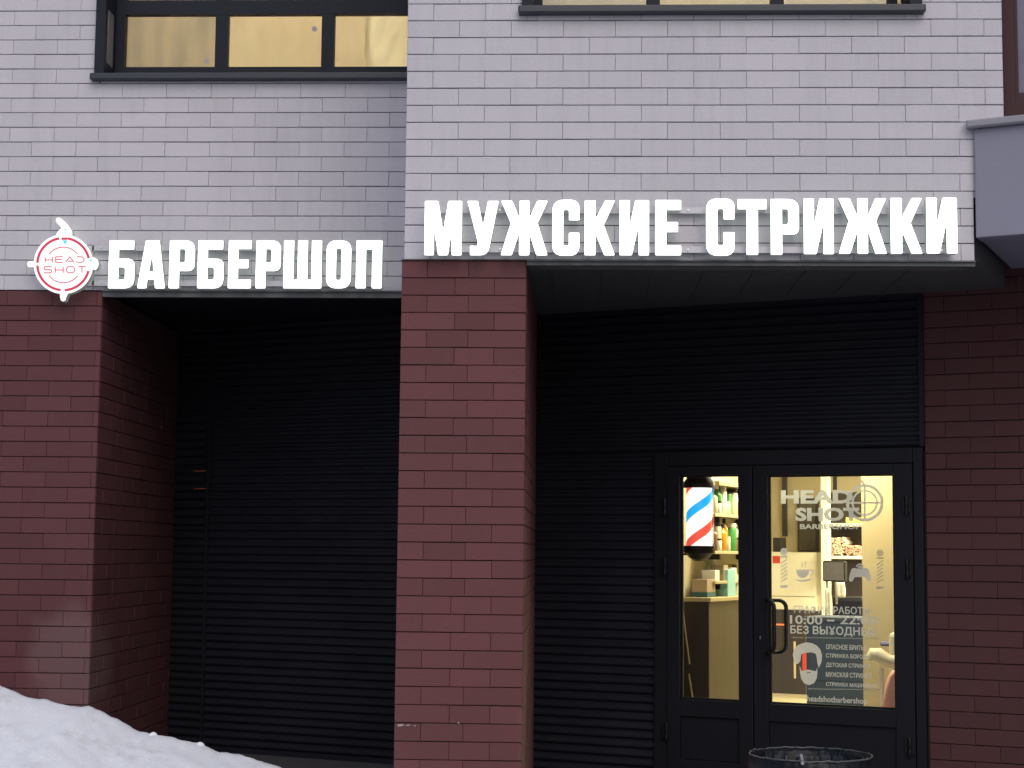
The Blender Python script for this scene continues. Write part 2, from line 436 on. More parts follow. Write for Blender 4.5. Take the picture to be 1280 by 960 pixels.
# left red wall
m = MB()
yLP = depC(xLP)+.3
m.add([(-8,DB+.012,-.1),(xLP,DB+.012,-.1),(xLP,yLP,-.1),(-8,yLP,-.1),(-8,DB+.012,zB-.004),(xLP,DB+.012,zB-.004),(xLP,yLP,zB-.004),(-8,yLP,zB-.004)],
      [(0,1,5,4),(1,2,6,5),(2,3,7,6),(3,0,4,7),(4,5,6,7),(0,3,2,1)], 1)
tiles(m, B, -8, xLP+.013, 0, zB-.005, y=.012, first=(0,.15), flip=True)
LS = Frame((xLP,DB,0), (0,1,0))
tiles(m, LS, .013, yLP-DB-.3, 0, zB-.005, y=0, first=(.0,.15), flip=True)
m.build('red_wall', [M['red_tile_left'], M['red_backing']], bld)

# slanting ground-floor wall
uPil = C.loc(Vector((xPR, depC(xPR), 0))).x
uPilL = C.loc(Vector((xPL, depC(xPL), 0))).x
uLeft = C.loc(Vector((xLP, depC(xLP), 0))).x
ud0, _ = hit(C, 820, 700); ud1, zd1 = hit(C, 1156, 700); _, zdt = hit(C, 980, 562)
ZS = zA+.02                                  # soffit height on the right
zfloorC = .07
m = MB(); corrugate(m, C, uLeft-.3, uPilL+.05, zfloorC, zB+.1, 0)
m.build('corrugated_cladding', M['corrugated'], bld)
m = MB(); corrugate(m, C, uPil-.02, ud0-.003, zfloorC, zdt, 0); 
corrugate(m, C, uPil-.02, ud1-.01, zdt+.004, ZS+.1, 0)
m.build('corrugated_cladding', M['corrugated'], bld)
m = MB()                                     # solid wall behind
for (a,b,c,d) in subtract([(uLeft-1, ud1+.02, -.1, ZS+.4)], (ud0, ud1-.02, -.2, zdt)): m.box(C, a, b, .02, .24, c, d)
m.build('backing_wall', M['backing'], bld)
# corner trims of the cladding
m = MB(); ux, _ = hit(C, 262, 560); m.box(C, ux, ux+.02, -.024, .01, zfloorC, zB-.05); m.build('corner_trim', M['corrugated'], bld); m = MB()
u_, _ = hit(C, 1153, 480); m.box(C, u_-.018, u_+.012, -.03, .01, zdt+.005, ZS-.03)
m.build('corner_trim', M['corrugated'], bld)
m = MB(); ux0, zz0 = hit(C, 215, 655); ux1, zz1 = hit(C, 261, 520)
k = 0; z = zz0
while z < zz1:
    m.box(C, ux0, ux1, -.034, -.026, z, z+.04); z += .066; k += 1
louv = m.build('louvre_panel', M['corrugated'], bld)
for py in (589, 611):  # orange glints on the slats, put in as faintly glowing strips
    a, zc = hit(C, 246, py); b, _ = hit(C, 261, py); MB().box(C, a, b, -.037, -.0345, zc-.003, zc+.002).build('orange_glint', M['glint_orange'], louv)
# right red wall, flush with the slant
m = MB()
uR = ud1+6
m.box(C, ud1+.022, uR, .014, .3, -.1, TOP+.5, 1)
tiles(m, C, ud1+.012, uR, .0, 6.0, y=.012, first=(.13,.28), flip=True)
m.build('red_wall', [M['red_tile_deep'], M['red_backing']], bld)

# soffits
def soffit(pts, z, name, step=.3):
    mm = MB(); n = len(pts)
    mm.add([(x,y,z) for x,y in pts]+[(x,y,z+.3) for x,y in pts], [tuple(range(n))]+[tuple(range(2*n-1,n-1,-1))]+[(i,(i+1)%n,(i+1)%n+n,i+n) for i in range(n)])
    return mm
xe = C.w(ud1+.25,0,0)
endC = A.w(xA1,.02,0)+C.ey*((C.o-A.w(xA1,.02,0)).dot(C.ey))
pts = [(xPR+.002,.035),(xA1,.035),(endC.x,endC.y+.05),(xPR+.002,depC(xPR)+.1)]
mm = soffit(pts, ZS, 'soffit')
x = xPR+.15
while x < xA1:                               # panel joints
    mm.box(WORLD, x, x+.012, .06, 1.9 if x < 1.0 else 1.3, ZS-.006, ZS-.001); x += .3
mm.build('soffit', M['soffit'], bld)
pts = [(xLP+.002,DB+.035),(xPL-.002,DB+.035),(xPL-.002,depC(xPL)+.1),(xLP+.002,depC(xLP)+.1)]
mm = soffit(pts, zB+.02, 'soffit')
mm.build('soffit', M['corrugated'], bld)
m = MB()
m.box(A, xPR+.016, xA1, -.012, .034, zA-.032, zA-.003); m.box(A, xPR+.016, xA1, -.03, -.013, zA-.010, zA-.003)
m.build('lintel_flashing', M['flashing'], bld)
m = MB()
m.box(B, xLP+.016, xPL-.002, -.012, .034, zB-.045, zB-.003); m.box(B, xLP+.016, xPL-.002, -.03, -.013, zB-.010, zB-.003)
m.build('lintel_flashing', M['flashing'], bld)
m = MB()
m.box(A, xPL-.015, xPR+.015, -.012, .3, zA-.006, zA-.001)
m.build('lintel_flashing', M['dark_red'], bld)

# roof slab above and back of the building (keeps daylight out of the rooms)
m = MB()
m.box(WORLD, xA0, 9, .33, 14, TOP-.1, TOP+.3); 
m.box(WORLD, -9, xA0-.002, DB+.33, 14, TOP-.1, TOP+.3)
m.box(WORLD, -9.3, -9, .4, 14, -.1, TOP+.3); m.box(WORLD, 9, 9.3, -3, 14, -.1, TOP+.3); m.box(WORLD, -9, 9, 14, 14.3, -.1, TOP+.3)
m.build('roof', M['backing'], bld)

# upper windows
def window(fr, px_l, px_r, py_b, opening, mull, rail_top, top_rail, name_sheet, col_sheets, reveal=.26, stickers=()):
    x0, x1, z0, z1 = opening
    m = MB(); lin = .022
    # lining of the reveal, standing a little proud of the tiles
    m.box(fr, x0-.03, x0+.035, -.03, reveal, z0, z1); 
    m.box(fr, x1-.035, x1+.03, -.03, reveal, z0, z1)
    # frame at the back of the reveal
    yb = reveal-.03
    _, zr = hit(fr, (px_l+px_r)/2, rail_top, yb)
    m.box(fr, x0+.036, x1-.036, yb, yb+.06, z0+.004, zr)
    xs = []
    for (pa, pb) in mull:
        a, _ = hit(fr, pa, rail_top, yb); b, _ = hit(fr, pb, rail_top, yb); xs.append((a,b))
    zt = z1
    if top_rail:
        _, zt = hit(fr, (px_l+px_r)/2, top_rail, yb); m.box(fr, x0+.036, x1-.036, yb, yb+.06, zt, zt+.10)
    for (a,b) in xs:
        m.box(fr, a, b, yb+.002, yb+.058, zr, z1)
    o = m.build('window', M['metal_navy'], bld)
    m = MB(); m.box(fr, x0-.05, x1+.045, -.065, reveal, z0-.045, z0)
    m.build('sill', M['sill_navy'], o, bevel=.008)
    for i in range(len(xs)-1):
        m = MB(); m.box(fr, xs[i][1], xs[i+1][0], yb+.024, yb+.030, zr, zt)
        m.build('pane', M['upper_glass'], o)
    for (px, py, r) in stickers:
        a, b = hit(fr, px, py, yb+.02); m = MB()
        fr2 = fr
        m.add([fr.w(a+r*math.cos(t*math.pi/12), yb+.021, b+r*math.sin(t*math.pi/12)) for t in range(24)]+[fr.w(a+r*math.cos(t*math.pi/12), yb+.0235, b+r*math.sin(t*math.pi/12)) for t in range(24)],
              [tuple(range(24)), tuple(range(47,23,-1))]+[(t,(t+1)%24,(t+1)%24+24,t+24) for t in range(24)])
        m.build('sticker', M['sticker_grey'], o)
    return o, xs, zr, zt, yb
wL, xsL, zrL, ztL, ybL = window(B, 124, 508, 94, WL, [(143,155),(268,284),(401,417),(520,534)], 83.5, 17.5, '', None, stickers=[(393,36,.018),(258,76,.018)])
m = MB()                                     # pale strip set in the left reveal of the window
a, zc0 = hit(B, 138, 82, .1); _, zc1 = hit(B, 138, 17, .1)
m.box(B, WL[0]+.0355, WL[0]+.039, .03, .16, zc0, zc1); m.build('reveal_strip', mat('reveal_grey', (.14,.14,.15), .5, var=.3, scale=3), wL)
wR, xsR, zrR, ztR, ybR = window(A, 659, 1145, 16, WR, [(667,678),(808,825),(963,980),(1110,1122)], 5.5, None, '', None)

def sheet(fr, x0, x1, z0, z1, y, mat_, name, label, cat, amp=.012, seed=0, diag=.0, e0=0, e1=0):
    n, k = 60, 40; vs = []; fs = []
    for i in range(n+1):
        for j in range(k+1):
            z = z0+(z1-z0)*j/k; q = .11*max(0, 1-(z-z0-.02)/.26)
            x = (x0+e0*q)+((x1+e1*q)-(x0+e0*q))*i/n
            d = amp*(math.sin(x*17+seed+z*6*diag)+.7*math.sin(x*41+seed*2.3-z*9*diag))+.5*amp*noise.noise((x*5,z*5,seed))
            vs.append(fr.w(x, y+d, z))
    for i in range(n):
        for j in range(k):
            a = i*(k+1)+j; fs.append((a, a+k+1, a+k+2, a+1))
    m = MB(); m.add(vs, fs, 0, True)
    o = m.build(name, mat_); tag(o, label, cat)
    return o
def filmmat(name, ca, cb, split=None, scale=1.2):
    m, t, p = newmat(name); t.nodes.remove(p); out = t.nodes['Material Output']
    tc = N(t, 'TexCoord'); nz = N(t, 'TexNoise'); nz.inputs['Scale'].default_value = scale; nz.inputs['Detail'].default_value = 4
    mp = N(t, 'Mapping'); mp.inputs['Scale'].default_value = (1.6,1,.7); mp.inputs['Rotation'].default_value = (0,.5,0)
    t.links.new(tc.outputs['Object'], mp.inputs[0]); t.links.new(mp.outputs[0], nz.inputs['Vector'])
    mr = N(t, 'MapRange'); mr.inputs[1].default_value = .35; mr.inputs[2].default_value = .62
    mx = N(t, 'Mix', data_type='RGBA'); mx.inputs[6].default_value = (*ca,1); mx.inputs[7].default_value = (*cb,1)
    t.links.new(nz.outputs[0], mr.inputs[0]); t.links.new(mr.outputs[0], mx.inputs[0])
    df = N(t, 'BsdfDiffuse'); tl = N(t, 'BsdfTranslucent'); a = N(t, 'MixShader'); a.inputs[0].default_value = .8
    t.links.new(mx.outputs[2], df.inputs[0]); t.links.new(mx.outputs[2], tl.inputs[0])
    t.links.new(df.outputs[0], a.inputs[1]); t.links.new(tl.outputs[0], a.inputs[2]); t.links.new(a.outputs[0], out.inputs[0])
    return m
M['film_ochre'] = filmmat('film_ochre', (.58,.48,.31), (.72,.65,.48))
M['film_tan'] = filmmat('film_tan', (.36,.33,.25), (.50,.44,.33), scale=2.2)
M['film_white'] = filmmat('film_white', (.80,.76,.58), (.88,.86,.74))
M['film_grey'] = filmmat('film_grey', (.66,.64,.58), (.80,.77,.66))
M['blind_white'] = mat('blind_white', (.75,.73,.66), .8)
xa, _ = hit(B, 150, 50, .5); xb, _ = hit(B, 282, 50, .5); xc, _ = hit(B, 410, 50, .5); xd, _ = hit(B, 455, 50, .45); xe_, _ = hit(B, 545, 50, .45); xf, _ = hit(B, 362, 50, .44)
z0s, z1s = WL[2]-.02, WL[3]
sheet(B, xa-.15, xb, z0s, z1s, .50, M['film_tan'], 'curtain', 'dull tan curtain behind the far left pane of the upper left window', 'curtain', .008, 1)
sheet(B, xb+.004, xd+.03, z0s, z1s, .53, M['film_ochre'], 'curtain', 'ochre curtain behind the middle pane of the upper left window', 'curtain', .004, 2, e1=1)
sheet(B, xd, xe_+.5, z0s, z1s, .49, M['film_white'], 'plastic_sheet', 'creased white plastic sheet beside the ochre curtain, upper left window', 'plastic sheet', .016, 3, diag=2.2, e0=1)
xg, _ = hit(A, 640, 5, .5); xh, _ = hit(A, 1160, 5, .5); xi, _ = hit(A, 816, 5, .5); xj, _ = hit(A, 972, 5, .5)
sheet(A, xg-.2, xi, WR[2]-.02, WR[3], .50, M['film_grey'], 'roller_blind', 'grey white blind behind the left pane of the upper right window', 'blind', .004, 4)
sheet(A, xi+.004, xj, WR[2]-.02, WR[3], .52, M['film_ochre'] if False else filmmat('film_cream', (.80,.70,.46), (.84,.78,.60)), 'roller_blind', 'cream blind behind the middle pane of the upper right window', 'blind', .004, 5)
sheet(A, xj+.004, xh+.2, WR[2]-.02, WR[3], .50, M['film_grey'], 'roller_blind', 'grey white blind behind the right pane of the upper right window', 'blind', .004, 6)
# rooms behind the upper windows: a lamp each
def area(name, fr, x, y, z, sx, sy, energy, col, rot):
    l = bpy.data.lights.new(name, 'AREA'); l.shape = 'RECTANGLE'; l.size = sx; l.size_y = sy; l.energy = energy; l.color = col
    o = bpy.data.objects.new(name, l); COL.objects.link(o); o.location = fr.w(x,y,z); o.rotation_euler = rot
    return o
m = MB()
m.box(WORLD, xA0+.32, 9, .34, 14, zA+.34, zA+.40); m.box(WORLD, -8.9, xA0+.30, DB+.34, 14, zB+.33, zB+.39)
m.build('storey_floor', M['backing'], bld)
m = MB(); m.box(WORLD, xA0+.33, xA0+.38, DB+.6, 4.5, zA+.41, TOP-.11); m.box(WORLD, -8.9, 8.9, 4.5, 4.6, zA+.41, TOP-.41)
m.build('interior_wall', mat('cream_plaster', (.62,.54,.38), .8, var=.04), bld)
UPL = area('room_lamp', B, (xsL[0][0]+xA0)/2, 1.9, WL[3]-.05, 2.4, .8, 150, (1,.91,.74), (R(70),0,0))
UPR = area('room_lamp', A, (WR[0]+WR[1])/2, 2.2, WR[3]-.05, 2.4, .8, 210, (1,.93,.80), (R(70),0,0))

# oblique wing on the right: balcony, red wall and window
p0 = A.w(*[hit(A, 1216, 230)[0], -.03, 0]); p0 = Vector((hit(A,1217,230)[0], -.03, 0))
G = Frame(p0, C.ex)                          # balcony front
_, zg1 = hit(G, 1230, 160); _, zg0 = hit(G, 1235, 296)
m = MB(); m.box(G, 0, 4.5, 0, .14, zg0, zg1); m.box(G, .0, 4.5, .1405, 1.35, zg0+.012, zg0+.2)
bal = m.build('balcony', M['balcony'], bld, bevel=.006)
m = MB(); m.box(G, -.035, 4.5, -.045, .22, zg1+.001, zg1+.045, ch=.008); m.build('coping', M['coping'], bal)
qx = hit(A, 1254.5, 80)[0]
Hf = Frame((qx+.002, .06, 0), C.ex)
m = MB()
hx, hz = hit(Hf, 1269.5, 126)
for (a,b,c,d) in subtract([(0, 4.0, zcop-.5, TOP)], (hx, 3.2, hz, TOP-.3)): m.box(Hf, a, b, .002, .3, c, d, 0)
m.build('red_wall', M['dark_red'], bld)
m = MB(); m.box(Hf, hx, hx+.012, .02, .08, hz, TOP-.3); m.box(Hf, hx+.0121, 3.2, .02, .08, hz, hz+.05)
ow = m.build('window', mat('wine_frame', (.05,.02,.028), .5), bld)
m = MB(); m.box(Hf, hx+.0121, 3.2, .045, .05, hz+.051, TOP-.3); m.build('pane', mat('violet_pane', (.20,.18,.24), .15, var=.35, scale=3), ow)

# ------------------------------------------------------------------ shop door (parts of the building)
def rect_px(fr, y, px0, px1, py0, py1):
    xm, ym = (px0+px1)/2, (py0+py1)/2
    return hit(fr, px0, ym, y)[0], hit(fr, px1, ym, y)[0], hit(fr, xm, py1, y)[1], hit(fr, xm, py0, y)[1]
yf = -.035
zb = .05
m = MB()
m.box(C, ud0, ud0+.10, yf, .06, zb, zdt-.003); m.box(C, ud1-.06, ud1, yf, .06, zb, zdt-.003); m.box(C, ud0+.101, ud1-.061, yf, .06, zdt-.10, zdt-.003)
m.box(C, ud0+.101, ud1-.061, yf+.03, .06, zb, zb+.03)
m.box(C, ud0+.101, ud1-.061, .024, .058, zdt-.125, zdt-.1005); m.box(C, ud0+.1005, ud0+.125, .024, .058, zb+.031, zdt-.126); m.box(C, ud1-.085, ud1-.0605, .024, .058, zb+.031, zdt-.126)
m.build('door_frame', M['door_navy'], bld, bevel=.004)
ga = rect_px(C, 0, 852.5, 926, 594, 875); gb_ = rect_px(C, 0, 962.5, 1120, 593.5, 883)
xm0, _ = hit(C, 944, 750); 
leafs = []
for (xa_, xb_, gl) in ((ud0+.104, xm0-.003, ga), (xm0+.003, ud1-.064, gb_)):
    m = MB(); y0, y1 = -.05, .02
    z0_, z1_ = zb+.035, zdt-.104
    gx0, gx1, gz0, gz1 = gl
    m.box(C, xa_, gx0, y0, y1, z0_, z1_); m.box(C, gx1, xb_, y0, y1, z0_, z1_)
    m.box(C, gx0+.0005, gx1-.0005, y0, y1, gz1, z1_); m.box(C, gx0+.0005, gx1-.0005, y0, y1, gz0-.11, gz0)
    m.box(C, gx0+.0005, gx1-.0005, y0, y1, z0_, z0_+.12)
    m.box(C, gx0+.0005, gx1-.0005, y0+.02, y1-.02, z0_+.121, gz0-.111)
    # glazing bead
    for (a,b,c,d) in ((gx0+.001,gx0+.012,gz0+.001,gz1-.001),(gx1-.012,gx1-.001,gz0+.001,gz1-.001),(gx0+.0125,gx1-.0125,gz0+.001,gz0+.012),(gx0+.0125,gx1-.0125,gz1-.012,gz1-.001)):
        m.box(C, a, b, -.018, .004, c, d)
    if gl is ga: m.box(C, xb_-.025, xb_+.028, .0215, .03, z0_, z1_-.025)
    leaf = m.build('door_leaf', M['door_navy'], bld, bevel=.003); leafs.append(leaf)
    m = MB(); m.box(C, gx0+.003, gx1-.003, -.008, -.002, gz0+.003, gz1-.003); m.build('glass_pane', M['glass'], leaf)
leafs[0]['label'] = 'narrow door leaf with clear glass showing the barber pole'
leafs[1]['label'] = 'wide door leaf with frosted lettering on its glass'
def hinge(px, py, leaf):
    x, z = hit(C, px, py, -.06); m = MB()
    m.lathe(C, x, -.062, [(.011,z-.06),(.0125,z-.055),(.0125,z-.018),(.011,z-.017),(.011,z-.015),(.0125,z-.014),(.0125,z+.055),(.011,z+.06)], 12)
    m.box(C, x-.03, x+.03, -.060, -.0505, z-.045, z+.045)
    m.build('hinge', M['black_metal'], leaf, bevel=.002)
for p in ((831,634),(831,708),(833,914)): hinge(*p, leafs[0])
for p in ((1133,632),(1134,711),(1137,934)): hinge(*p, leafs[1])
def handle(pxm, pxb, pyt, pyb, y, leaf, sgn):
    a, zt = hit(C, pxm, pyt, y); b, zbm = hit(C, pxb, pyb, y)
    pts = []
    r = .05
    pts.append(C.w(a, -.05 if sgn < 0 else .02, zt)); pts.append(C.w(a+.012, y*.8, zt))
    for k in range(7):
        t = k/6*math.pi/2; pts.append(C.w(b-r+r*math.sin(t), y, zt-r+r*math.cos(t)))
    for k in range(7):
        t = k/6*math.pi/2; pts.append(C.w(b-r+r*math.cos(t), y, zbm+r-r*math.sin(t)))
    pts.append(C.w(a+.012, y*.8, zbm)); pts.append(C.w(a, -.05 if sgn < 0 else .02, zbm))
    m = MB(); m.tube(pts, .0135, 12)
    m.build('handle', M['black_metal'], leaf)
handle(955, 968, 750, 817, -.115, leafs[1], -1)
handle(957, 983, 750, 816, .085, leafs[1], 1)
x, z = hit(C, 950.5, 797, -.055); m = MB(); m.box(C, x-.009, x+.009, -.058, -.0505, z-.02, z+.02); m.box(C, x-.0025, x+.0025, -.0605, -.0585, z-.011, z+.011, 1)
m.build('lock_cylinder', [M['black_metal'], M['chrome']], leafs[1], bevel=.002)

# lettering on the glass
YG = -.0095
def text_mesh(body, bold=.0):
    c = bpy.data.curves.new('text', 'FONT'); c.body = body; c.size = 1; c.offset = bold; c.extrude = .002; c.resolution_u = 3
    o = bpy.data.objects.new('text', c); COL.objects.link(o)
    dg = bpy.context.evaluated_depsgraph_get(); me = bpy.data.meshes.new_from_object(o.evaluated_get(dg))
    bpy.data.objects.remove(o); bpy.data.curves.remove(c)
    return me
def text_part(name, body, fr, y, rect, mat_, parent, bold=.012, thick=.0008):
    me = text_mesh(body, bold)
    xs = [v.co.x for v in me.vertices]; ys = [v.co.y for v in me.vertices]
    x0, x1, z0, z1 = rect
    ax = (x1-x0)/(max(xs)-min(xs)); az_ = (z1-z0)/(max(ys)-min(ys))
    m = MB()
    vs = [fr.w(x0+(v.co.x-min(xs))*ax, y - (thick if v.co.z > 0 else 0), z0+(v.co.y-min(ys))*az_) for v in me.vertices]
    m.add(vs, [tuple(p.vertices) for p in me.polygons]); bpy.data.meshes.remove(me)
    return m.build(name, mat_, parent)
def dtext(body, px0, px1, py0, py1, mat_='frost', bold=.012, name='lettering'):
    return text_part(name, body, C, YG, rect_px(C, YG, px0, px1, py0, py1), M[mat_], leafs[1], bold)
dtext('HEAD', 976, 1066, 612.5, 629.5, bold=.045)
dtext('SHOT', 994, 1074, 634.5, 651.5, bold=.045)
dtext('BARBERSHOP', 1000, 1076, 655, 661.5, bold=.03)
dtext('ГРАФИК РАБОТЫ', 992.5, 1088, 757.5, 767.5, bold=.015)
dtext('10:00', 987.5, 1028, 769.3, 780.3, bold=.018); dtext('-', 1034, 1043, 774.6, 776.8, bold=.01); dtext('22:00', 1050, 1096.5, 769.8, 780.8, bold=.018)
dtext('БЕЗ ВЫХОДНЫХ', 988, 1097, 783, 795.5, bold=.018)
for i, (s_, x1_) in enumerate((('ОПАСНОЕ БРИТЬЕ', 1083), ('СТРИЖКА БОРОДЫ', 1088), ('ДЕТСКАЯ СТРИЖКА', 1089), ('МУЖСКАЯ СТРИЖКА', 1090), ('СТРИЖКА МАШИНКОЙ', 1096))):
    py = 806+i*11.6; dtext(s_, 1032.5, x1_, py, py+6.3, bold=.016)
dtext('headshotbarbershop', 1009, 1084, 871, 880.5, bold=.012)
def flat(name, polys, fr, y, mat_, parent, thick=.0012, px=True):   # thin plates cut to outlines given in photo pixels
    m = MB()
    for i, loops in enumerate(polys):
        P = [[Vector((*hit(fr, *q, y), 0)) if px else Vector((*q, 0)) for q in lp] for lp in loops]
        al = [v for lp in P for v in lp]; tris = tessellate_polygon(P)
        yy = y-i*.0002
        n = len(al)
        fs = [tuple(t) for t in tris]+[tuple(k+n for k in reversed(t)) for t in tris]
        b = 0
        for lp in P:
            for k in range(len(lp)): a_, c_ = b+k, b+(k+1)%len(lp); fs.append((a_, c_, c_+n, a_+n))
            b += len(lp)
        m.add([fr.w(v.x, yy-thick, v.y) for v in al]+[fr.w(v.x, yy, v.y) for v in al], fs)
    return m.build(name, mat_, parent)
def circ(cx, cy, r, n=40, a0=0, a1=360, ry=None):
    return [(cx+r*math.cos(R(a0+(a1-a0)*k/n)), cy-(ry or r)*math.sin(R(a0+(a1-a0)*k/n))) for k in range(n + (0 if a1-a0 == 360 else 1))]
def ring(cx, cy, r1, r0, a0, a1, n=24): return [circ(cx, cy, r1, n, a0, a1)+circ(cx, cy, r0, n, a0, a1)[::-1]]
def bar(x0, y0, x1, y1, wd):
    d = Vector((x1-x0, y1-y0)).normalized(); nx, ny = -d.y*wd/2, d.x*wd/2
    return [[(x0+nx,y0+ny),(x1+nx,y1+ny),(x1-nx,y1-ny),(x0-nx,y0-ny)]]
flat_chips = [[(497,905.5),(503,905),(506,906.6),(501,908),(497,908)], [(507,906.2),(513,905.8),(512,907.2),(508,907.4)], [(516,907),(520,906.6),(519.4,908.2)], [(572,903),(574,902.4),(574.4,904),(572.6,904.4)]]
for lp in flat_chips: flat('salt_mark', [[lp]], A, -.004, mat('salt', (.34,.31,.32), .9), bld, .0012)
tg = []
cx_, cy_ = 1081, 628.5
for a in (3, 93, 183, 273): tg.append(ring(cx_, cy_, 23.5, 19.8, a, a+84)); 
for a in (4, 94, 184, 274): tg.append(ring(cx_, cy_, 16.2, 14, a, a+82))
tg += [bar(cx_, 606, cx_, 651, 2.4), bar(1058, cy_, 1104, cy_, 2.2), bar(1076, 600, 1081, 606, 2.2)]
flat('crosshair_emblem', tg, C, YG, M['frost'], leafs[1], .0005)
def pole_icon(cx, cy):
    L = [[circ(cx, cy-20, 4.6, 20)], bar(cx-4.6, cy-13.5, cx+4.6, cy-13.5, 2.5)]
    for k in range(6): L.append(bar(cx-4, cy-5+k*4.6, cx+4, cy-10.5+k*4.6, 1.6))
    L.append([[(cx-5.6, cy+22),(cx+5.6, cy+22),(cx+3.4, cy+25.5),(cx-3.4, cy+25.5)]])
    return L
flat('pole_icon', pole_icon(980, 709.5), C, YG, M['frost'], leafs[1], .0005)
flat('pole_icon', pole_icon(1100, 711), C, YG, M['frost_thin'], leafs[1], .0005)
cup = [[[(995,712),(1012,712),(1011,717),(1008.5,720.5),(1006,722.4),(1001,722.4),(998.5,720.5),(996,717)]],
       ring(1012.6, 715.8, 4.2, 3.0, -95, 95), [[(994,722.2),(996.5,724.2),(1003.5,725.2),(1011,723.8),(1014.5,722.2),(1012,726),(1003.5,727.2),(996.5,726)]],
       [[(1001.5,709),(1002.8,706.5),(1001.6,704.3),(1002.6,702),(1003.6,702),(1002.8,704.3),(1004,706.5),(1002.6,709)]],
       [[(1005.5,709),(1006.8,706.5),(1005.6,704.3),(1006.6,701.4),(1007.6,701.4),(1006.8,704.3),(1008,706.5),(1006.6,709)]]]
flat('cup_icon', cup, C, YG, M['frost'], leafs[1], .0005)
pad = [[[(1064.5,711),(1067.5,710),(1071,710.6),(1079,710.6),(1082.5,710),(1085.5,711),(1087.5,717),(1088.8,724),(1087.5,727.2),(1084.5,726.4),(1081.5,721.4),(1068.5,721.4),(1065.5,726.4),(1062.5,727.2),(1061.2,724),(1062.5,717)]],
       ring(1075, 709.5, 5.2, 3.4, 10, 170), [[(1072,709.8),(1078,709.8),(1076.6,707.4),(1073.4,707.4)]]]
flat('gamepad_icon', pad, C, YG, M['frost'], leafs[1], .0005)
hair = [[(992,824),(991,818),(993,811),(997,806.5),(1002,804.5),(1008,803),(1015,804),(1021,807),(1025.5,812),(1027.5,819),(1027,827),(1023.5,835),(1021.8,829),(1021,822),(1019.5,817),(1014,815.5),(1006,816),(1001.5,818),(1000.5,826),(998,829.5),(995,830),(993.5,828)],]
beard = [[(999.6,832),(1001.5,838),(1004.5,838.6),(1010,837),(1015,838.2),(1020,839),(1021.5,834.5),(1021.8,840),(1021,848),(1017.5,854),(1011.5,856.5),(1005.5,854.5),(1001.5,848.5),(1000,841)], [(1008,840.6),(1013.5,840.2),(1013.5,841.2),(1008,841.5)]]
flat('bearded_head_icon', [hair, beard], C, YG, M['frost'], leafs[1], .0005)
flat('rule_line', [bar(990, 796.8, 1100, 798.3, 1.4)], C, YG, M['frost_thin'], leafs[1], .0005)
flat('rule_line', [bar(1010, 861, 1100, 862.3, 1.4)], C, YG, M['frost_thin'], leafs[1], .0005)
flat('tinted_film', [[[(986,771),(1118,771.8),(1118,886),(1008,884),(986,800)]]], C, -.0015, M['frost_pane'], leafs[1], -.0004) if False else None

# ------------------------------------------------------------------ shop interior
cL = rect_px(C, .40, 855, 885.5, 747, 900)
uL = cL[0]-.015
ZF, ZC, WB, WP = .15, 2.75, 7.0, 1.9
uBl, uBr = uL-2.2, ud1+1.3
m = MB()
m.box(C, uL-.12, uL, .25, WP, ZF, ZC)                               # short side wall by the door
m.build('interior_wall', M['wall_cream'], bld)
m = MB()
m.box(C, uBl, uBr, WB, WB+.15, ZF, ZC); m.box(C, uBl-.15, uBl, .25, WB, ZF, ZC); m.box(C, uBr, uBr+.15, .25, WB, ZF, ZC)
m.build('interior_wall', M['wall_cream'], bld)
m = MB(); m.box(C, uBl, uBr, .03, WB, -.02, ZF); m.build('interior_floor', M['shop_floor'], bld)
m = MB(); m.box(C, uBl, uBr, .245, WB, ZC, ZC+.1); m.build('interior_ceiling', M['shop_ceiling'], bld)
up0, _ = hit(C, 1077.5, 700, 1.5)
m = MB(); m.box(C, up0, uBr, 1.5, 1.65, ZF, ZC); m.build('interior_wall', M['pier_beige'], bld)
WARM = (1,.885,.56)
area('shop_lamp', C, uL+.75, 1.0, ZC-.03, .9, .5, 54, WARM, (0,0,0))
area('shop_lamp', C, uL+.9, 3.6, ZC-.03, 1.4, .6, 66, WARM, (0,0,0))
area('shop_lamp', C, uL+1.1, 5.0, ZC-.03, 1.6, .6, 165, WARM, (0,0,0))

def P3(px, py, wdt): u, z = hit(C, px, py, wdt); return u, z
# counter
ct = thing('reception_counter', 'narrow olive brown counter with dark end panel below the barber pole', 'counter', C.w(cL[0], .4, ZF))
zt = cL[3]
m = MB(); m.box(C, cL[0], cL[1]-.002, .43, 1.82, ZF, zt-.03); m.build('body', M['olive_wood'], ct)
m = MB(); m.box(C, cL[0], cL[1]+.004, .40, .427, ZF, zt-.03); m.build('end_panel', M['dark_wood'], ct, bevel=.003)
m = MB(); m.box(C, cL[0]-.004, cL[1]+.02, .39, 1.83, zt-.028, zt); m.build('worktop', M['light_wood'], ct, bevel=.003)
# leaning strips by the wall
m = MB(); a = C.w(uL+.02, .30, ZF+.12); 
for bi, (pa, pb) in enumerate((((853,760),(862,830)), ((861,842),(866,874)))):
    m = MB(); m.tube([C.w(*[hit(C,*pa,.33)[0], .33, hit(C,*pa,.33)[1]]), C.w(*[hit(C,*pb,.33)[0], .33, hit(C,*pb,.33)[1]])], .006, 6)
    tag(m.build('wall_batten', M['light_wood']), ['longer thin pale batten leaning beside the dark counter end','short thin pale batten at the foot of the dark counter end'][bi], 'batten')

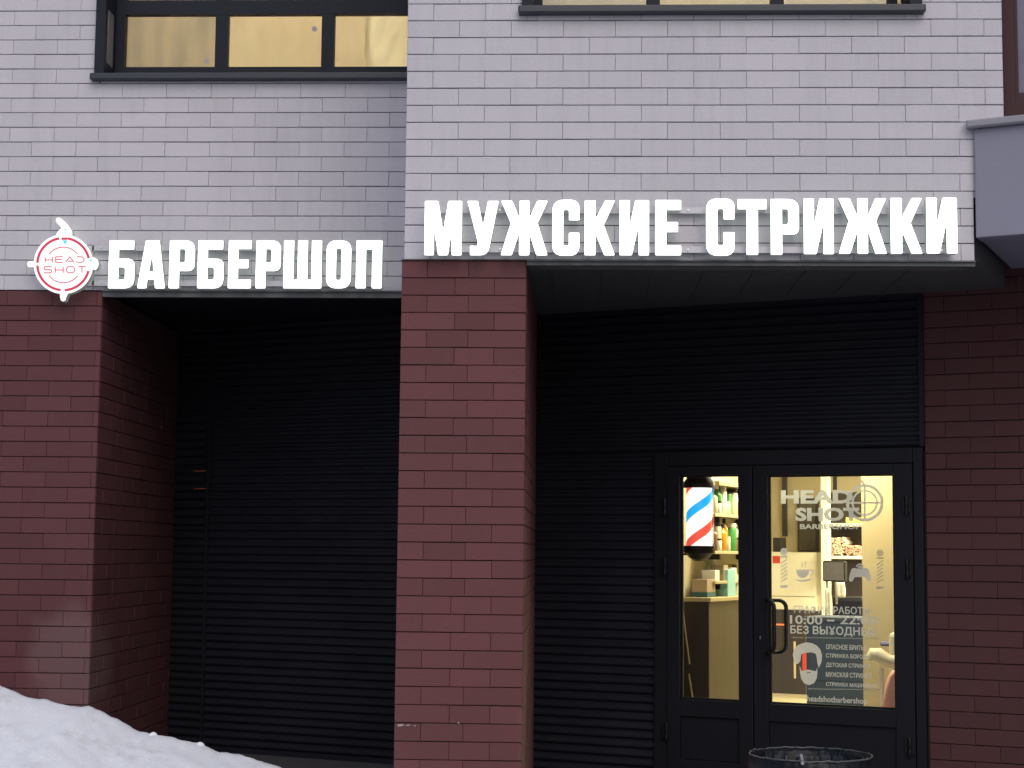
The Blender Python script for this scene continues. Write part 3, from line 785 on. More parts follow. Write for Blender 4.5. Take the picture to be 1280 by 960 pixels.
# barber pole
bx0, bz0 = P3(858.5, 683, .2); bx1, bz1 = P3(889.5, 609, .2)
px_, pr = (bx0+bx1)/2, (bx1-bx0)/2
bp = thing('barber_pole', 'lit barber pole with red, white and blue spiral stripes inside the door', 'barber pole', C.w(px_, .2, bz0))
_, ztop = P3(872, 594, .2)
m = MB(); m.lathe(C, px_, .2, [(pr,bz0),(pr,(bz0+bz1)/2),(pr,bz1)], 40)
cyl = m.build('glass_cylinder', None or polemat(.62), bp, origin=C.w(px_, .2, bz0)); cyl.rotation_euler = (0,0,0)
m = MB(); m.lathe(C, px_, .2, [(pr*1.18,bz1-.005),(pr*1.2,bz1+.03),(pr*.98,bz1+.06),(pr*.98,bz1+.075),(pr*.7,bz1+.11),(pr*.3,bz1+.135),(.012,bz1+.15)], 28)
m.build('cap', M['black_metal'], bp)
m = MB(); m.lathe(C, px_, .2, [(.012,bz0-.10),(pr*.45,bz0-.095),(pr*.80,bz0-.075),(pr*.98,bz0-.05),(pr*1.2,bz0-.04),(pr*1.18,bz0+.004)], 28)
m.build('base', M['black_metal'], bp)
for t in (150, 30, 90):
    MB().tube([C.w(px_+pr*1.12*math.cos(R(t)), .2+pr*1.12*math.sin(R(t)), bz0), C.w(px_+pr*1.12*math.cos(R(t)), .2+pr*1.12*math.sin(R(t)), bz1)], .004, 6).build('guard_rod', M['chrome'], bp)
for q in (bz0-.06, bz1+.012): MB().box(C, uL, px_-pr*.8, .185, .215, q, q+.015).build('wall_bracket', M['black_metal'], bp)

# wall shelves with bottles
us = uL+.17
wa = .62
def bottle(fr, u, y, z, r, h, kind, body, capm, name, label, cat='bottle', group='bottles on the wall shelves'):
    b = thing(name, label, cat, fr.w(u,y,z), group)
    m = MB()
    if kind == 'box': m.box(fr, u-r, u+r, y-r, y+r, z, z+h); m.build('carton', M[body], b, bevel=.003)
    else:
        prof = [(r*.9,z),(r,z+.006),(r,z+h*.62),(r*.85,z+h*.70),(r*.4,z+h*.78),(r*.38,z+h*.86)] if kind == 'b' else [(r*.95,z),(r,z+.004),(r,z+h*.8),(r*.8,z+h*.85)]
        m.lathe(fr, u, y, prof, 12); m.build('bottle_body', M[body], b)
        m = MB(); m.lathe(fr, u, y, [(r*.45,z+h*.86),(r*.45,z+h)] if kind == 'b' else [(r*.9,z+h*.851),(r*.9,z+h)], 12); m.build('lid', M[capm], b)
    return b
ords = ['first','second','third','fourth','fifth','sixth','seventh','eighth','ninth','tenth','eleventh']
for si, (py, lname) in enumerate(((643,'upper'),(689,'middle'),(726,'lowest'))):
    _, zs = hitx(C, 908, py, us)
    sh = thing('wall_shelf', ['upper','middle','lowest'][si]+' pale wooden wall shelf of bottles behind the barber pole', 'shelf', C.w(uL, wa, zs-.02), 'wall shelves')
    m = MB(); m.box(C, uL+.001, us, wa, 1.86, zs-.02, zs); m.build('board', M['shelf_wood'], sh, bevel=.002)
    for q in (.8, 1.6): MB().box(C, uL+.001, uL+.14, q, q+.02, zs-.06, zs-.0205).build('bracket', M['black_metal'], sh)
    if si == 2:
        for i in range(6):
            wy = wa+.10+i*.19
            bottle(C, uL+.10, wy, zs+.001, .05, [.075,.11,.09,.12,.08,.1][i], 'box', ['white_plastic','card','white_plastic','yellow_card','white_plastic','teal'][i], '', 'carton',
                   f"small {['white','brown','white','yellow','white','teal'][i]} carton, {ords[i]} from the door along the lowest wall shelf", 'carton', 'cartons on the lowest shelf')
        continue
    specs = [('b','clearish','green'),('b','green','white_plastic'),('c','white_plastic','white_plastic'),('box','green',''),('c','clearish','black'),('b','white_plastic','chrome'),('box','white_plastic',''),('c','clearish','white_plastic'),('b','clearish','white_plastic')] if si == 0 else \
            [('b','brown','black'),('c','clearish','black'),('b','amber','black'),('b','amber','black'),('c','green','white_plastic'),('b','clearish','chrome'),('c','white_plastic','black'),('box','white_plastic',''),('c','brown','black')]
    colname = dict(clearish='pale glass', green='green', white_plastic='white', amber='amber', brown='brown')
    specs = specs+[specs[1], specs[4]]
    for i, (kd, bd, cp) in enumerate(specs):
        wy = wa+.06+i*.108+random.uniform(-.02,.02)
        hh = random.uniform(.17,.235) if kd != 'box' else .15
        bottle(C, uL+.11+random.uniform(-.015,.02), wy, zs+.001, .034+random.uniform(-.005,.012), hh, kd, bd, cp, 'bottle' if kd != 'box' else 'carton',
               f"{colname[bd]} {'carton' if kd=='box' else 'bottle'}, {ords[i]} from the door along the {lname} wall shelf", 'bottle' if kd != 'box' else 'carton')
# front row of small jars
    for i in range(6):
        wy = wa+.13+i*.2
        bottle(C, uL+.15, wy, zs+.001, .022, .08+random.uniform(0,.03), 'c', ['white_plastic','clearish','brown'][i%3], ['black','white_plastic'][i%2], 'jar',
               f"small jar, {ords[i]} from the door in the front row of the {lname} wall shelf", 'jar', 'jars in front of the bottles')
_, zs = hitx(C, 908, 603, us)
sh = thing('wall_shelf', 'topmost pale wooden shelf under the ceiling, empty, above the bottles', 'shelf', C.w(uL, wa, zs-.03), 'wall shelves')
MB().box(C, uL+.001, us+.03, wa, 1.86, zs-.03, zs).build('board', M['light_wood'], sh, bevel=.003)
for q in (.8, 1.6): MB().box(C, uL+.001, uL+.14, q, q+.02, zs-.075, zs-.0305).build('bracket', M['black_metal'], sh)
# things on the counter
def on_counter(px, wd): return hit(C, px, 747, wd)[0]
u0, u1 = on_counter(866, .52), on_counter(885, .52)
t = thing('cardboard_box', 'brown cardboard box with teal base strip on the counter', 'box', C.w(u0,.5,zt))
m = MB(); m.box(C, u0, min(u1, cL[1]+.01), .5, .68, zt+.035, zt+.125); m.build('carton', M['card'], t, bevel=.002)
m = MB(); m.box(C, u0-.002, min(u1, cL[1]+.01)+.002, .498, .682, zt+.001, zt+.0345); m.build('base_strip', M['dteal'], t)
uj, wj = hit(C, 891, 747, .95)[0], .95
uj = min(uj, cL[1]-.07)
wj = hitx(C, 891, 735, uj)[0]
t = thing('bottle', 'big white bottle with a pink label on the counter', 'bottle', C.w(uj,wj,zt))
m = MB(); m.lathe(C, uj, wj, [(.065,zt+.001),(.07,zt+.01),(.07,zt+.15),(.072,zt+.17),(.05,zt+.215),(.022,zt+.235),(.022,zt+.26)], 20); m.build('bottle_body', M['white_plastic'], t)
m = MB(); m.lathe(C, uj, wj, [(.0735,zt+.125),(.0735,zt+.165)], 20); m.build('paper_label', M['pink_label'], t)
m = MB(); m.lathe(C, uj, wj, [(.026,zt+.2605),(.026,zt+.29)], 14); m.build('lid', M['white_plastic'], t)
wt = hitx(C, 906, 735, cL[1]-.05)[0]
t = MB(); t.box(C, cL[1]-.13, cL[1]-.02, wt-.02, wt+.16, zt+.001, zt+.19)
tag(t.build('carton', M['teal'], bevel=.003), 'pale teal carton standing on the counter beside the white bottle', 'carton')
wt = hitx(C, 920, 738, cL[1]-.05)[0]
t = thing('bottle', 'small cream bottle at the far end of the counter', 'bottle', C.w(cL[1]-.06, wt, zt))
m = MB(); m.lathe(C, cL[1]-.06, wt, [(.04,zt+.001),(.04,zt+.13),(.015,zt+.16),(.015,zt+.2)], 14); m.build('bottle_body', M['clearish'], t)
m = MB(); m.lathe(C, cL[1]-.06, wt, [(.018,zt+.2005),(.018,zt+.225)], 12); m.build('lid', M['black'], t)

# back of the room
W1 = 6.2
def bk(px0, px1, py0, py1, wd): return rect_px(C, wd, px0, px1, py0, py1)
r = bk(940, 1020, 690, 763, W1)
t = thing('wall_cabinet', 'white cabinet above the dark drawers at the back of the shop', 'cabinet', C.w(r[0], W1, r[2]))
m = MB(); m.box(C, r[0], r[1], W1, WB-.002, r[2]+.002, r[3]); m.build('body', M['white_paint'], t, bevel=.004)
m = MB(); a = bk(1003, 1020, 745.5, 746.5, W1); m.box(C, r[0]+.01, r[1]-.004, W1-.018, W1-.001, a[3], r[3]-.01); m.box(C, r[0]+.01, r[1]-.004, W1-.018, W1-.001, r[2]+.01, a[2]); m.build('cabinet_door', M['white_paint'], t, bevel=.002)
a = bk(966, 975, 695, 704, W1-.02); m = MB(); m.box(C, a[0], a[1], W1-.0215, W1-.0185, a[2], a[3]); m.build('red_sticker', M['red_paint'], t)
t = thing('drawer_unit', 'dark brown drawer unit below the white cabinet', 'drawers', C.w(r[0], W1, ZF))
m = MB(); m.box(C, r[0], bk(1000,1008.5,800,820,W1)[1], W1-.05, WB-.003, ZF+.001, r[2]); m.build('body', M['dark_wood'], t, bevel=.004)
m = MB(); a = bk(940, 982, 779.3, 781.3, W1-.06); m.box(C, r[0], a[1], W1-.056, W1-.0505, a[2], a[3]); m.build('light_strip', M['orange_led'], t)
a = bk(992, 994.5, 802, 848, W1-.06); MB().box(C, a[0], a[1], W1-.058, W1-.0505, a[2], a[3]).build('cream_strip', M['wall_cream'], t)
a = bk(1003, 1007.5, 814, 848, W1-.06); MB().box(C, a[0], a[1], W1-.057, W1-.0505, a[2], a[3]).build('red_strip', M['red_paint'], t)
a = bk(966, 976, 672, 690, W1+.1)
t = MB(); t.box(C, a[0], a[1], W1+.1, W1+.3, r[3]+.001, a[3]); tag(t.build('speaker', M['black'], bevel=.006), 'small black box standing on the white cabinet', 'speaker')
a = bk(976.5, 981.5, 560, 612, WB-.08); m = MB(); m.box(C, a[0], a[1], WB-.06, WB-.002, a[2]-.5, ZC-.002)
tag(m.build('wall_conduit', M['dark_wood']), 'dark vertical strip on the shop back wall above the black box', 'strip')
a = bk(997, 1023, 640, 690, WB-.05)
t = thing('mirror', 'dark tall mirror with pale edge on the back wall beside the post', 'mirror', C.w(a[0], WB-.05, a[2]))
m = MB(); m.box(C, a[0], a[1], WB-.05, WB-.003, a[2], a[3]+.15); m.build('frame', M['dark_wood'], t)
m = MB(); m.box(C, a[0]+.02, a[1]-.03, WB-.056, WB-.0505, a[2]+.02, a[3]+.12); m.build('mirror_glass', M['mirror_dark'], t)
a = bk(1026, 1036, 560, 760, 5.6); m = MB(); m.box(C, a[0], a[1], 5.6, 5.68, ZF+.001, ZC-.002)
tag(m.build('shelf_post', M['white_paint'], bevel=.004), 'cream square post left of the towel shelf', 'post')
a = bk(1041, 1045, 560, 615, 6.6); m = MB(); m.box(C, a[0], a[1], 6.6, 6.64, a[2], ZC-.002)
tag(m.build('ceiling_pipe', M['black']), 'thin black pipe hanging from the shop ceiling behind the lettering', 'pipe')
# towel shelf
for (py, lb) in ((656,'upper board of the towel shelf under the yellow box'), (697,'lower board of the towel shelf carrying rolled towels')):
    a = bk(1031, 1110, py-2, py+2, 5.9); t = thing('towel_shelf', lb, 'shelf', C.w(a[0], 5.9, a[2]), 'towel shelves')
    m = MB(); m.box(C, a[0], a[1], 5.9, 6.25, a[2], a[3]); m.build('board', M['white_paint'], t, bevel=.003)
    for q in (.1,.5): MB().box(C, a[0]+q, a[0]+q+.02, 5.95, 6.25, a[2]-.05, a[2]-.0005).build('bracket', M['black'], t)
a = bk(1031, 1110, 615, 747, 6.27); m = MB(); m.box(C, a[0], a[1], 6.26, 6.36, a[2], a[3])
tag(m.build('back_panel', M['dark_wood']), 'dark panel behind the towel shelf', 'panel')
a = bk(1058, 1075, 648, 654, 6.0); m = MB(); m.box(C, a[0], a[1], 5.97, 6.1, bk(1058,1075,650,654,5.9)[2]+.004, a[3]+.01)
tag(m.build('carton', M['yellow_card'], bevel=.003), 'yellow carton on the upper towel shelf', 'carton')
a = bk(1031, 1110, 695, 699, 5.9); zsb = a[3]+.001
def towel(px, row, rr, mt, lb):
    u = hit(C, px, 690, 5.95)[0]; z = zsb+rr+row*rr*1.75
    m = MB(); vs = []; n = 44
    for k in range(n):                        # a rolled-up strip
        th = k/n*5*math.pi; ra = rr*(.25+.75*k/n)
        vs.append((u+ra*math.cos(th), z+ra*math.sin(th)))
    for k in range(n-1):
        (x0,z0),(x1,z1) = vs[k], vs[k+1]
        m.add([C.w(x0,5.92,z0),C.w(x1,5.92,z1),C.w(x1,6.2,z1),C.w(x0,6.2,z0)], [(0,1,2,3)], 0, True)
    o = m.build('rolled_towel', M[mt]); sl_ = o.modifiers.new('thick','SOLIDIFY'); sl_.thickness = .014; tag(o, lb, 'towel', 'rolled towels')
for px, row, mt, lb in ((1038,0,'towel','pink rolled towel, first on the left of the bottom row'),(1049.5,0,'towel_pale','pale rolled towel, second in the bottom row'),(1061,0,'towel','pink rolled towel, third in the bottom row'),(1071.5,0,'towel','pink rolled towel, last in the bottom row by the pier'),
                        (1041,1,'towel_pale','pale rolled towel on the left of the top row'),(1052,1,'towel_pale','pale rolled towel on the right of the top row')):
    towel(px, row, .048, mt, lb)
# black barber chair
def ctr(px, wd): return hit(C, px, 720, wd)[0]
wc = 4.3
uc, _ = P3(1046, 720, wc)
t = thing('barber_chair', 'black barber chair with square speckled headrest before the towel shelf', 'barber chair', C.w(uc, wc, ZF))
a = bk(1028, 1056, 701, 727, wc-.2)
m = MB(); m.box(C, a[0], a[1], wc-.2, wc-.1, a[2], a[3]); hr = m.build('headrest', M['leather_black'], t, bevel=.015)
m = MB(); m.box(C, a[0]+.012, a[1]-.012, wc-.206, wc-.2005, a[2]+.012, a[3]-.012); m.build('cover', M['speckle'], hr)
for q in (-.05,.03): MB().tube([C.w(uc+q,wc-.15,a[2]-.001), C.w(uc+q,wc-.12,a[2]-.2)], .012, 8).build('headrest_rod', M['chrome'], t)
b = bk(1034, 1078, 745, 790, wc)
m = MB(); m.box(C, b[0], b[1]+.05, wc-.1, wc+.06, b[2]-.1, b[3]); m.build('backrest', M['leather_black'], t, bevel=.04)
m = MB(); m.box(C, b[0], b[1]+.05, wc+.07, wc+.6, b[2]-.25, b[2]-.1); m.build('seat', M['leather_black'], t, bevel=.04)
for q in (b[0]-.07, b[1]+.06):
    m = MB(); m.box(C, q, q+.06, wc+.0, wc+.5, b[2]+.08, b[2]+.14); m.tube([C.w(q+.03,wc+.05,b[2]+.079), C.w(q+.03,wc+.05,b[2]-.2)], .015, 8); m.build('armrest', M['leather_black'], t, bevel=.015)
m = MB(); m.lathe(C, (b[0]+b[1])/2, wc+.3, [(.28,ZF+.001),(.28,ZF+.03),(.06,ZF+.06),(.05,ZF+.08),(.05,b[2]-.251)], 24); m.build('base', M['chrome'], t)
# towels draped over a stand
for (pa, pb, pt, pq, lb) in ((1033,1039,735,775,'narrow white towel hanging left under the speckled headrest'), (1046,1056,728,747,'short white towel hanging right under the speckled headrest')):
    a = bk(pa, pb, pt, pq, wc-.24); m = MB()
    vs = []; fs = []
    for i in range(7):
        for j in range(7):
            x = a[0]+(a[1]-a[0])*i/6; z = a[2]+(a[3]-a[2])*j/6; vs.append(C.w(x, wc-.24+.008*math.sin(i*2.1+j*.5), z))
    for i in range(6):
        for j in range(6): k = i*7+j; fs.append((k,k+7,k+8,k+1))
    m.add(vs, fs, 0, True); o = m.build('hanging_towel', M['white_paint']); s2 = o.modifiers.new('thick','SOLIDIFY'); s2.thickness = .012; tag(o, lb, 'towel', 'white hanging towels')
# low cabinet, blue reflection painted in, with list, and striped lamps beside it
a = bk(1008, 1105, 772, 905, 3.2)
t = thing('low_cabinet', 'dark low cabinet, tinted by a painted blue reflection, behind the price list lettering', 'cabinet', C.w(a[0], 3.2, ZF))
m = MB(); m.box(C, a[0], a[1], 3.2, 3.7, ZF+.02, a[3]-.03); m.build('body', M['blue_reflect_front'], t, bevel=.004)
m = MB(); m.box(C, a[0]-.02, a[1], 3.18, 3.7, a[3]-.029, a[3]); m.build('top', mat('navy_top', (.04,.06,.10), .5), t, bevel=.004)
m = MB(); m.box(C, a[0]+.03, a[0]+.5, 3.185, 3.1995, a[2]+.35, a[3]-.06); m.build('cabinet_door', M['blue_reflect_front'], t, bevel=.003)
# cream chair by the pier
wk = 1.05
t = thing('armchair', 'cream padded chair with rounded armrest beside the beige pier', 'chair', C.w(P3(1105,850,wk)[0], wk, ZF))
arm = []
pts = [(1086,819),(1091,815),(1098,815.5),(1104,819),(1112,822.5),(1128,824)]
m = MB(); m.tube([C.w(*[P3(p,q+4,wk)[0], wk+.0, P3(p,q+4,wk)[1]]) for p, q in pts], [.028,.052,.056,.05,.045,.045], 16)
m.build('armrest', M['leather_cream'], t)
a = bk(1100, 1104, 835, 890, wk); m = MB(); m.box(C, a[0], a[1], wk-.02, wk+.03, ZF+.001, a[3]); m.build('leg', M['white_paint'], t)
a2 = bk(1150, 1154, 835, 890, wk); m = MB(); m.box(C, a2[0], a2[1], wk-.02, wk+.03, ZF+.001, a[3]); m.build('leg', M['white_paint'], t)
m = MB(); a3 = bk(1104.5, 1149, 836, 870, wk); m.box(C, a3[0], a3[1], wk-.01, wk+.35, .46, .56); m.build('seat', M['brown'], t, bevel=.02)
m = MB(); m.box(C, a3[0], a3[1]+.2, wk+.15, wk+.25, .57, 1.02); m.build('backrest', M['leather_cream'], t, bevel=.03)
# pink cape over the chair
prof = [(1117,838),(1111,846),(1107.5,860),(1104.5,876),(1103,900)]
vs, fs = [], []
for i, (p, q) in enumerate(prof):
    for j in range(9):
        u, z = P3(p+j*4.5, q-(2 if i == 0 and j in (2,3,4,5) else 0), wk-.12); vs.append(C.w(u, wk-.12-.03*math.sin(j*1.1+i*.3), z))
for i in range(len(prof)-1):
    for j in range(8): k = i*9+j; fs.append((k,k+1,k+10,k+9))
m = MB(); m.add(vs, fs, 0, True); o = m.build('pink_cape', M['pink_cloth']); s2 = o.modifiers.new('thick','SOLIDIFY'); s2.thickness = .008
tag(o, 'pink cloth cape draped over the front of the cream chair', 'cape')
a = bk(1096, 1135, 803, 809, wk+.2); m = MB(); m.box(C, a[0], a[1], wk+.27, wk+.33, a[2], a[3]); tag(m.build('rolled_cover', M['blue_cloth'], bevel=.02), 'blue violet roll lying behind the cream armrest', 'roll')

# ------------------------------------------------------------------ illuminated signs
def rounded(path):
    out = []; n = len(path)
    for i, p in enumerate(path):
        x, y = p[0], p[1]; r = p[2] if len(p) > 2 else 0
        if r <= 0: out.append((x,y)); continue
        a = Vector(path[i-1][:2])-Vector((x,y)); b = Vector(path[(i+1)%n][:2])-Vector((x,y))
        ra = min(r, a.length*.5); rb = min(r, b.length*.5); ra = rb = min(ra, rb)
        pa = Vector((x,y))+a.normalized()*ra; pb = Vector((x,y))+b.normalized()*rb
        K = 3 if r < 3 else 9
        for k in range(K):
            t = k/(K-1); q = pa*(1-t)**2+Vector((x,y))*2*t*(1-t)+pb*t*t
            if K > 3:                         # rounder than a plain quadratic
                q2 = pa.lerp(pb, t); q = q+(q-q2)*.10
            out.append((q.x,q.y))
    return out
def glyph(ch, W, H):
    e = 1.2
    def L(*p): return [((q[0]*W, q[1]*H)+((q[2],) if len(q) > 2 else (e,))) for q in p]
    g = {
    'Б': [L((0,0),(0,1),(.96,1),(.96,.81),(.38,.81,0),(.38,.615,0),(1,.615,.42*W),(1,0,.42*W)), L((.38,.18,0),(.38,.44,0),(.64,.44,.12*W),(.64,.18,.12*W))],
    'А': [L((0,0),(.27,1),(.76,1),(1,0),(.65,0),(.615,.18,0),(.365,.18,0),(.33,0)), L((.41,.35,0),(.506,.69,0),(.585,.35,0))],
    'Р': [L((0,0),(0,1),(1,1,.45*W),(1,.36,.45*W),(.4,.36,0),(.4,0)), L((.4,.54,0),(.4,.82,0),(.62,.82,.1*W),(.62,.54,.1*W))],
    'Е': [L((0,0),(0,1),(1,1),(1,.82),(.43,.82,0),(.43,.6,0),(.88,.6),(.88,.42),(.43,.42,0),(.43,.18,0),(1,.18),(1,0))],
    'Ш': [L((0,0),(0,1),(.265,1),(.265,.18,0),(.37,.18,0),(.37,1),(.63,1),(.63,.18,0),(.735,.18,0),(.735,1),(1,1),(1,0))],
    'О': [L((0,0,.47*W),(0,1,.47*W),(1,1,.47*W),(1,0,.47*W)), L((.395,.17,.1*W),(.395,.83,.1*W),(.605,.83,.1*W),(.605,.17,.1*W))],
    'П': [L((0,0),(0,1),(1,1),(1,0),(.62,0),(.62,.81,0),(.38,.81,0),(.38,0))],
    'М': [L((0,0),(0,1),(.36,1),(.5,.43,0),(.63,1),(1,1),(1,0),(.735,0),(.735,.5,0),(.635,0),(.375,0),(.255,.5,0),(.255,0))],
    'У': [L((0,1),(.33,1),(.505,.54,0),(.66,1),(1,1),(.665,.0,.36*W),(.1,0),(.1,.175),(.34,.165,.1*W),(.345,.25,0))],
    'Ж': [L((0,1),(.235,1),(.393,.68,0),(.393,1),(.61,1),(.61,.68,0),(.775,1),(1,1),(.785,.59,0),(1,0),(.765,0),(.61,.41,0),(.61,0),(.393,0),(.393,.41,0),(.235,0),(0,0),(.212,.59,0))],
    'С': [L((1,.635),(1,1,.46*W),(0,1,.46*W),(0,0,.46*W),(1,0,.46*W),(1,.41),(.615,.41),(.615,.18,.1*W),(.4,.18,.1*W),(.4,.82,.1*W),(.615,.82,.1*W),(.615,.635))],
    'К': [L((0,0),(0,1),(.36,1),(.36,.66,0),(.68,1),(1,1),(.635,.55,0),(1,0),(.655,0),(.39,.36,0),(.36,.31,0),(.36,0))],
    'И': [L((0,0),(0,1),(.345,1),(.345,.53,0),(.535,1),(1,1),(1,0),(.655,0),(.655,.56,0),(.42,0))],
    'Т': [L((0,1),(1,1),(1,.82),(.7,.82,0),(.7,0),(.31,0),(.31,.82,0),(0,.82))],
    }[ch]
    return [rounded(p) for p in g]
def extrude_loops(loops, fr, yfront, yback, name, parent, mats, inset=0):
    m = MB(); P = [[Vector((x,z,0)) for x,z in lp] for lp in loops]
    al = [v for lp in P for v in lp]; n = len(al); tris = tessellate_polygon(P)
    m.add([fr.w(v.x,yfront,v.y) for v in al], [tuple(t) for t in tris], 0)
    m.add([fr.w(v.x,yback,v.y) for v in al], [tuple(reversed(t)) for t in tris], 2)
    b = 0
    for lp in P:
        k = len(lp); vs = [fr.w(v.x,yfront,v.y) for v in lp]+[fr.w(v.x,yback,v.y) for v in lp]
        m.add(vs, [(i,(i+1)%k,(i+1)%k+k,i+k) for i in range(k)], 1)
    o = m.build(name, mats, parent)
    bm = bmesh.new(); bm.from_mesh(o.data); bmesh.ops.remove_doubles(bm, verts=bm.verts, dist=1e-6); bmesh.ops.recalc_face_normals(bm, faces=bm.faces); bm.to_mesh(o.data); bm.free()
    return o
YL0, YL1 = -.10, -.05
def sign(fr, letters, label):
    u0, z0 = hit(fr, letters[0][1], letters[0][4], YL0)
    t = thing('illuminated_sign', label, 'sign', fr.w(u0, YL0, z0), 'lit letter signs')
    for (ch, a, b, c, d) in letters:
        x0, zb_ = hit(fr, a, (c+d)/2, YL0); x1, _ = hit(fr, b, (c+d)/2, YL0)
        zt_ = hit(fr, (a+b)/2, c, YL0)[1]; zb_ = hit(fr, (a+b)/2, d, YL0)[1]
        Wp, Hp = (b-a), (d-c)
        sx, sz = (x1-x0)/Wp, (zt_-zb_)/Hp
        loops = [[(x0+x*sx, zb_+y*sz) for x, y in lp] for lp in glyph(ch, Wp, Hp)]
        extrude_loops(loops, fr, YL0, YL1, 'letter', t, [M['letter_face'], M['letter_side_glow'], M['added_back_glow']])
    return t
l1 = [(c,a,b,300.5,360.3) for c,a,b in (('Б',136,168.2),('А',172.3,206.8),('Р',211.7,243.2),('Б',247.2,279.6),('Е',285.5,314.1),('Р',320,350.8),('Ш',354.6,402),('О',408,438.8),('П',445.2,477.4))]
l2 = [(c,a,b,d,e) for c,a,b,d,e in (('М',530.8,577.2,251.2,319),('У',584,623,251.2,319),('Ж',626.2,684.5,251,319),('С',690.5,724.2,249.8,319.6),('К',730.8,768.5,250.6,319),('И',774.4,811.2,250.3,319),('Е',819.1,851.3,250.1,319),
      ('С',882.7,918.1,248.2,319.6),('Т',922,958.3,249,318.5),('Р',963.5,998.7,248.8,318.4),('И',1004.7,1041.9,248.2,317.5),('Ж',1048.3,1108,247.8,317),('К',1113.3,1152.6,247.5,317),('И',1158,1196.4,247.2,316.6))]
s1 = sign(B, l1, 'glowing white letters БАРБЕРШОП over the left recess')
s2_ = sign(A, l2, 'glowing white letters МУЖСКИЕ СТРИЖКИ over the shop entrance')
def rails(fr, t, px0, px1, pys, hgt):
    for py in pys:
        x0, zc = hit(fr, px0, py, -.03); x1, _ = hit(fr, px1, py, -.03); zc = hit(fr, (px0+px1)/2, py, -.03)[1]
        m = MB(); m.box(fr, x0, x1, -.044, -.036, zc-hgt/2, zc+hgt/2); m.box(fr, x0, x1, -.0355, -.004, zc-hgt/2, zc-hgt/2+.004)
        o = m.build('mounting_rail', M['rail'], t)
        n = max(1, int((x1-x0)/.35))
        for k in range(n+1):
            q = x0+.06+k*(x1-x0-.12)/n
            m = MB(); m.add([fr.w(q+.007*math.cos(j*math.pi/3), -.049, zc+.007*math.sin(j*math.pi/3)) for j in range(6)]+[fr.w(q+.007*math.cos(j*math.pi/3), -.0445, zc+.007*math.sin(j*math.pi/3)) for j in range(6)],
                  [tuple(range(6))]+[(j,(j+1)%6,(j+1)%6+6,j+6) for j in range(6)])
            m.build('bolt', M['chrome'], o)
rails(B, s1, 116, 470, (310.5,354.5), .038)
rails(A, s2_, 534, 1190, (263.5,312.5), .036)

# round logo sign
lg = thing('logo_sign', 'round glowing white crosshair sign with red lettering at far left', 'sign', B.w(hit(B,80,330)[0], -.125, hit(B,80,330)[1]))
cx0, cy0, r0 = 79.3, 330.2, 37.2
outl = []
def nub(a, wd, ln):                          # a rounded tab on the rim at angle a
    c, s = math.cos(R(a)), -math.sin(R(a)); tx, ty = -s, c
    sgn = 1
    pts = []
    base = r0-1
    for k in range(9):
        th = math.pi*(k/8)-math.pi/2
        rr = ln + wd*math.cos(th); tt = wd*math.sin(th)
        pts.append((cx0+c*(base+rr)+s*tt*1, cy0+s*(base+rr)-c*tt*1))
    return pts
def rim(a0, a1, n): return [(cx0+r0*math.cos(R(a0+(a1-a0)*k/n)), cy0-r0*math.sin(R(a0+(a1-a0)*k/n))) for k in range(n+1)]
outl = rim(-81, -10, 14) + [(cx0+r0+3,cy0+7.4),(cx0+r0+6,cy0+4),(cx0+r0+7,cy0-.5),(cx0+r0+5.6,cy0-5.5),(cx0+r0+2.5,cy0-8)] + rim(14, 73, 12)
outl += [(90.5,292),(89.5,288),(86,282.5),(81.5,277.5),(77,273.4),(73,271.6),(70,273.2),(69.6,276.4),(72,279.6),(75.5,283),(76.5,285.5),(73.5,288),(71,291),(70,294)]
outl += rim(106, 174, 14) + [(cx0-r0-3,cy0-4),(cx0-r0-7,cy0-3.4),(cx0-r0-8.6,cy0),(cx0-r0-7,cy0+3.4),(cx0-r0-3,cy0+4)] + rim(186, 263, 14) + [(75.2,371.5),(76,375.4),(78.8,377),(81.8,375.4),(82.8,371.5)]
loops = [[hit(B, p, q, -.105) for p, q in outl]]
extrude_loops(loops, B, -.105, -.05, 'light_box', lg, [M['logo_face'], M['letter_side_glow'], M['added_back_glow']])
rg = []
for a0, a1 in ((99,177),(183,264),(273,345),(13,80)): rg.append(ring(cx0, cy0, 34.0, 31.0, a0, a1))
rg.append([[(76.6,297),(85,297),(84,299.8),(77.4,299.8)]])
for a0, a1 in ((37,143),(217,323)): rg.append(ring(cx0, cy0+1, 22.8, 21.7, a0, a1))
flat('red_ring', rg, B, -.107, M['logo_red'], lg, .003)
def strokes(defs, x0, y0, sx, sy, wd):
    out = []
    for (a,b,c,d) in defs: out.append(bar(x0+a*sx, y0+b*sy, x0+c*sx, y0+d*sy, wd))
    return out
H_ = [(0,0,0,1),(0,.55,1,.55),(1,0,1,1)]; E_ = [(1,0,0,0),(0,0,0,1),(0,.5,.9,.5),(0,1,1,1)]; A_ = [(-.1,1,.5,0),(.5,0,1.1,1),(.25,.8,.85,.8)]
D_ = [(0,0,.7,0),(.7,0,1,.3),(1,.3,1,.7),(1,.7,.7,1),(.7,1,.1,1),(0,.8,0,1)]
S_ = [(1,0,.1,0),(.1,0,0,.25),(0,.25,.1,.5),(.1,.5,.9,.5),(.9,.5,1,.75),(1,.75,.9,1),(.9,1,0,1)]; O_ = [(.2,0,.8,0),(.8,0,1,.3),(1,.3,1,.7),(1,.7,.8,1),(.8,1,.2,1),(.2,1,0,.7),(0,.7,0,.3),(0,.3,.2,0)]; T_ = [(0,0,1,0),(.5,0,.5,1)]
st = []
for i, gl in enumerate((H_,E_,A_,D_)): st += strokes(gl, 56.5+i*13.2, 321, 9, 7, 1.15)
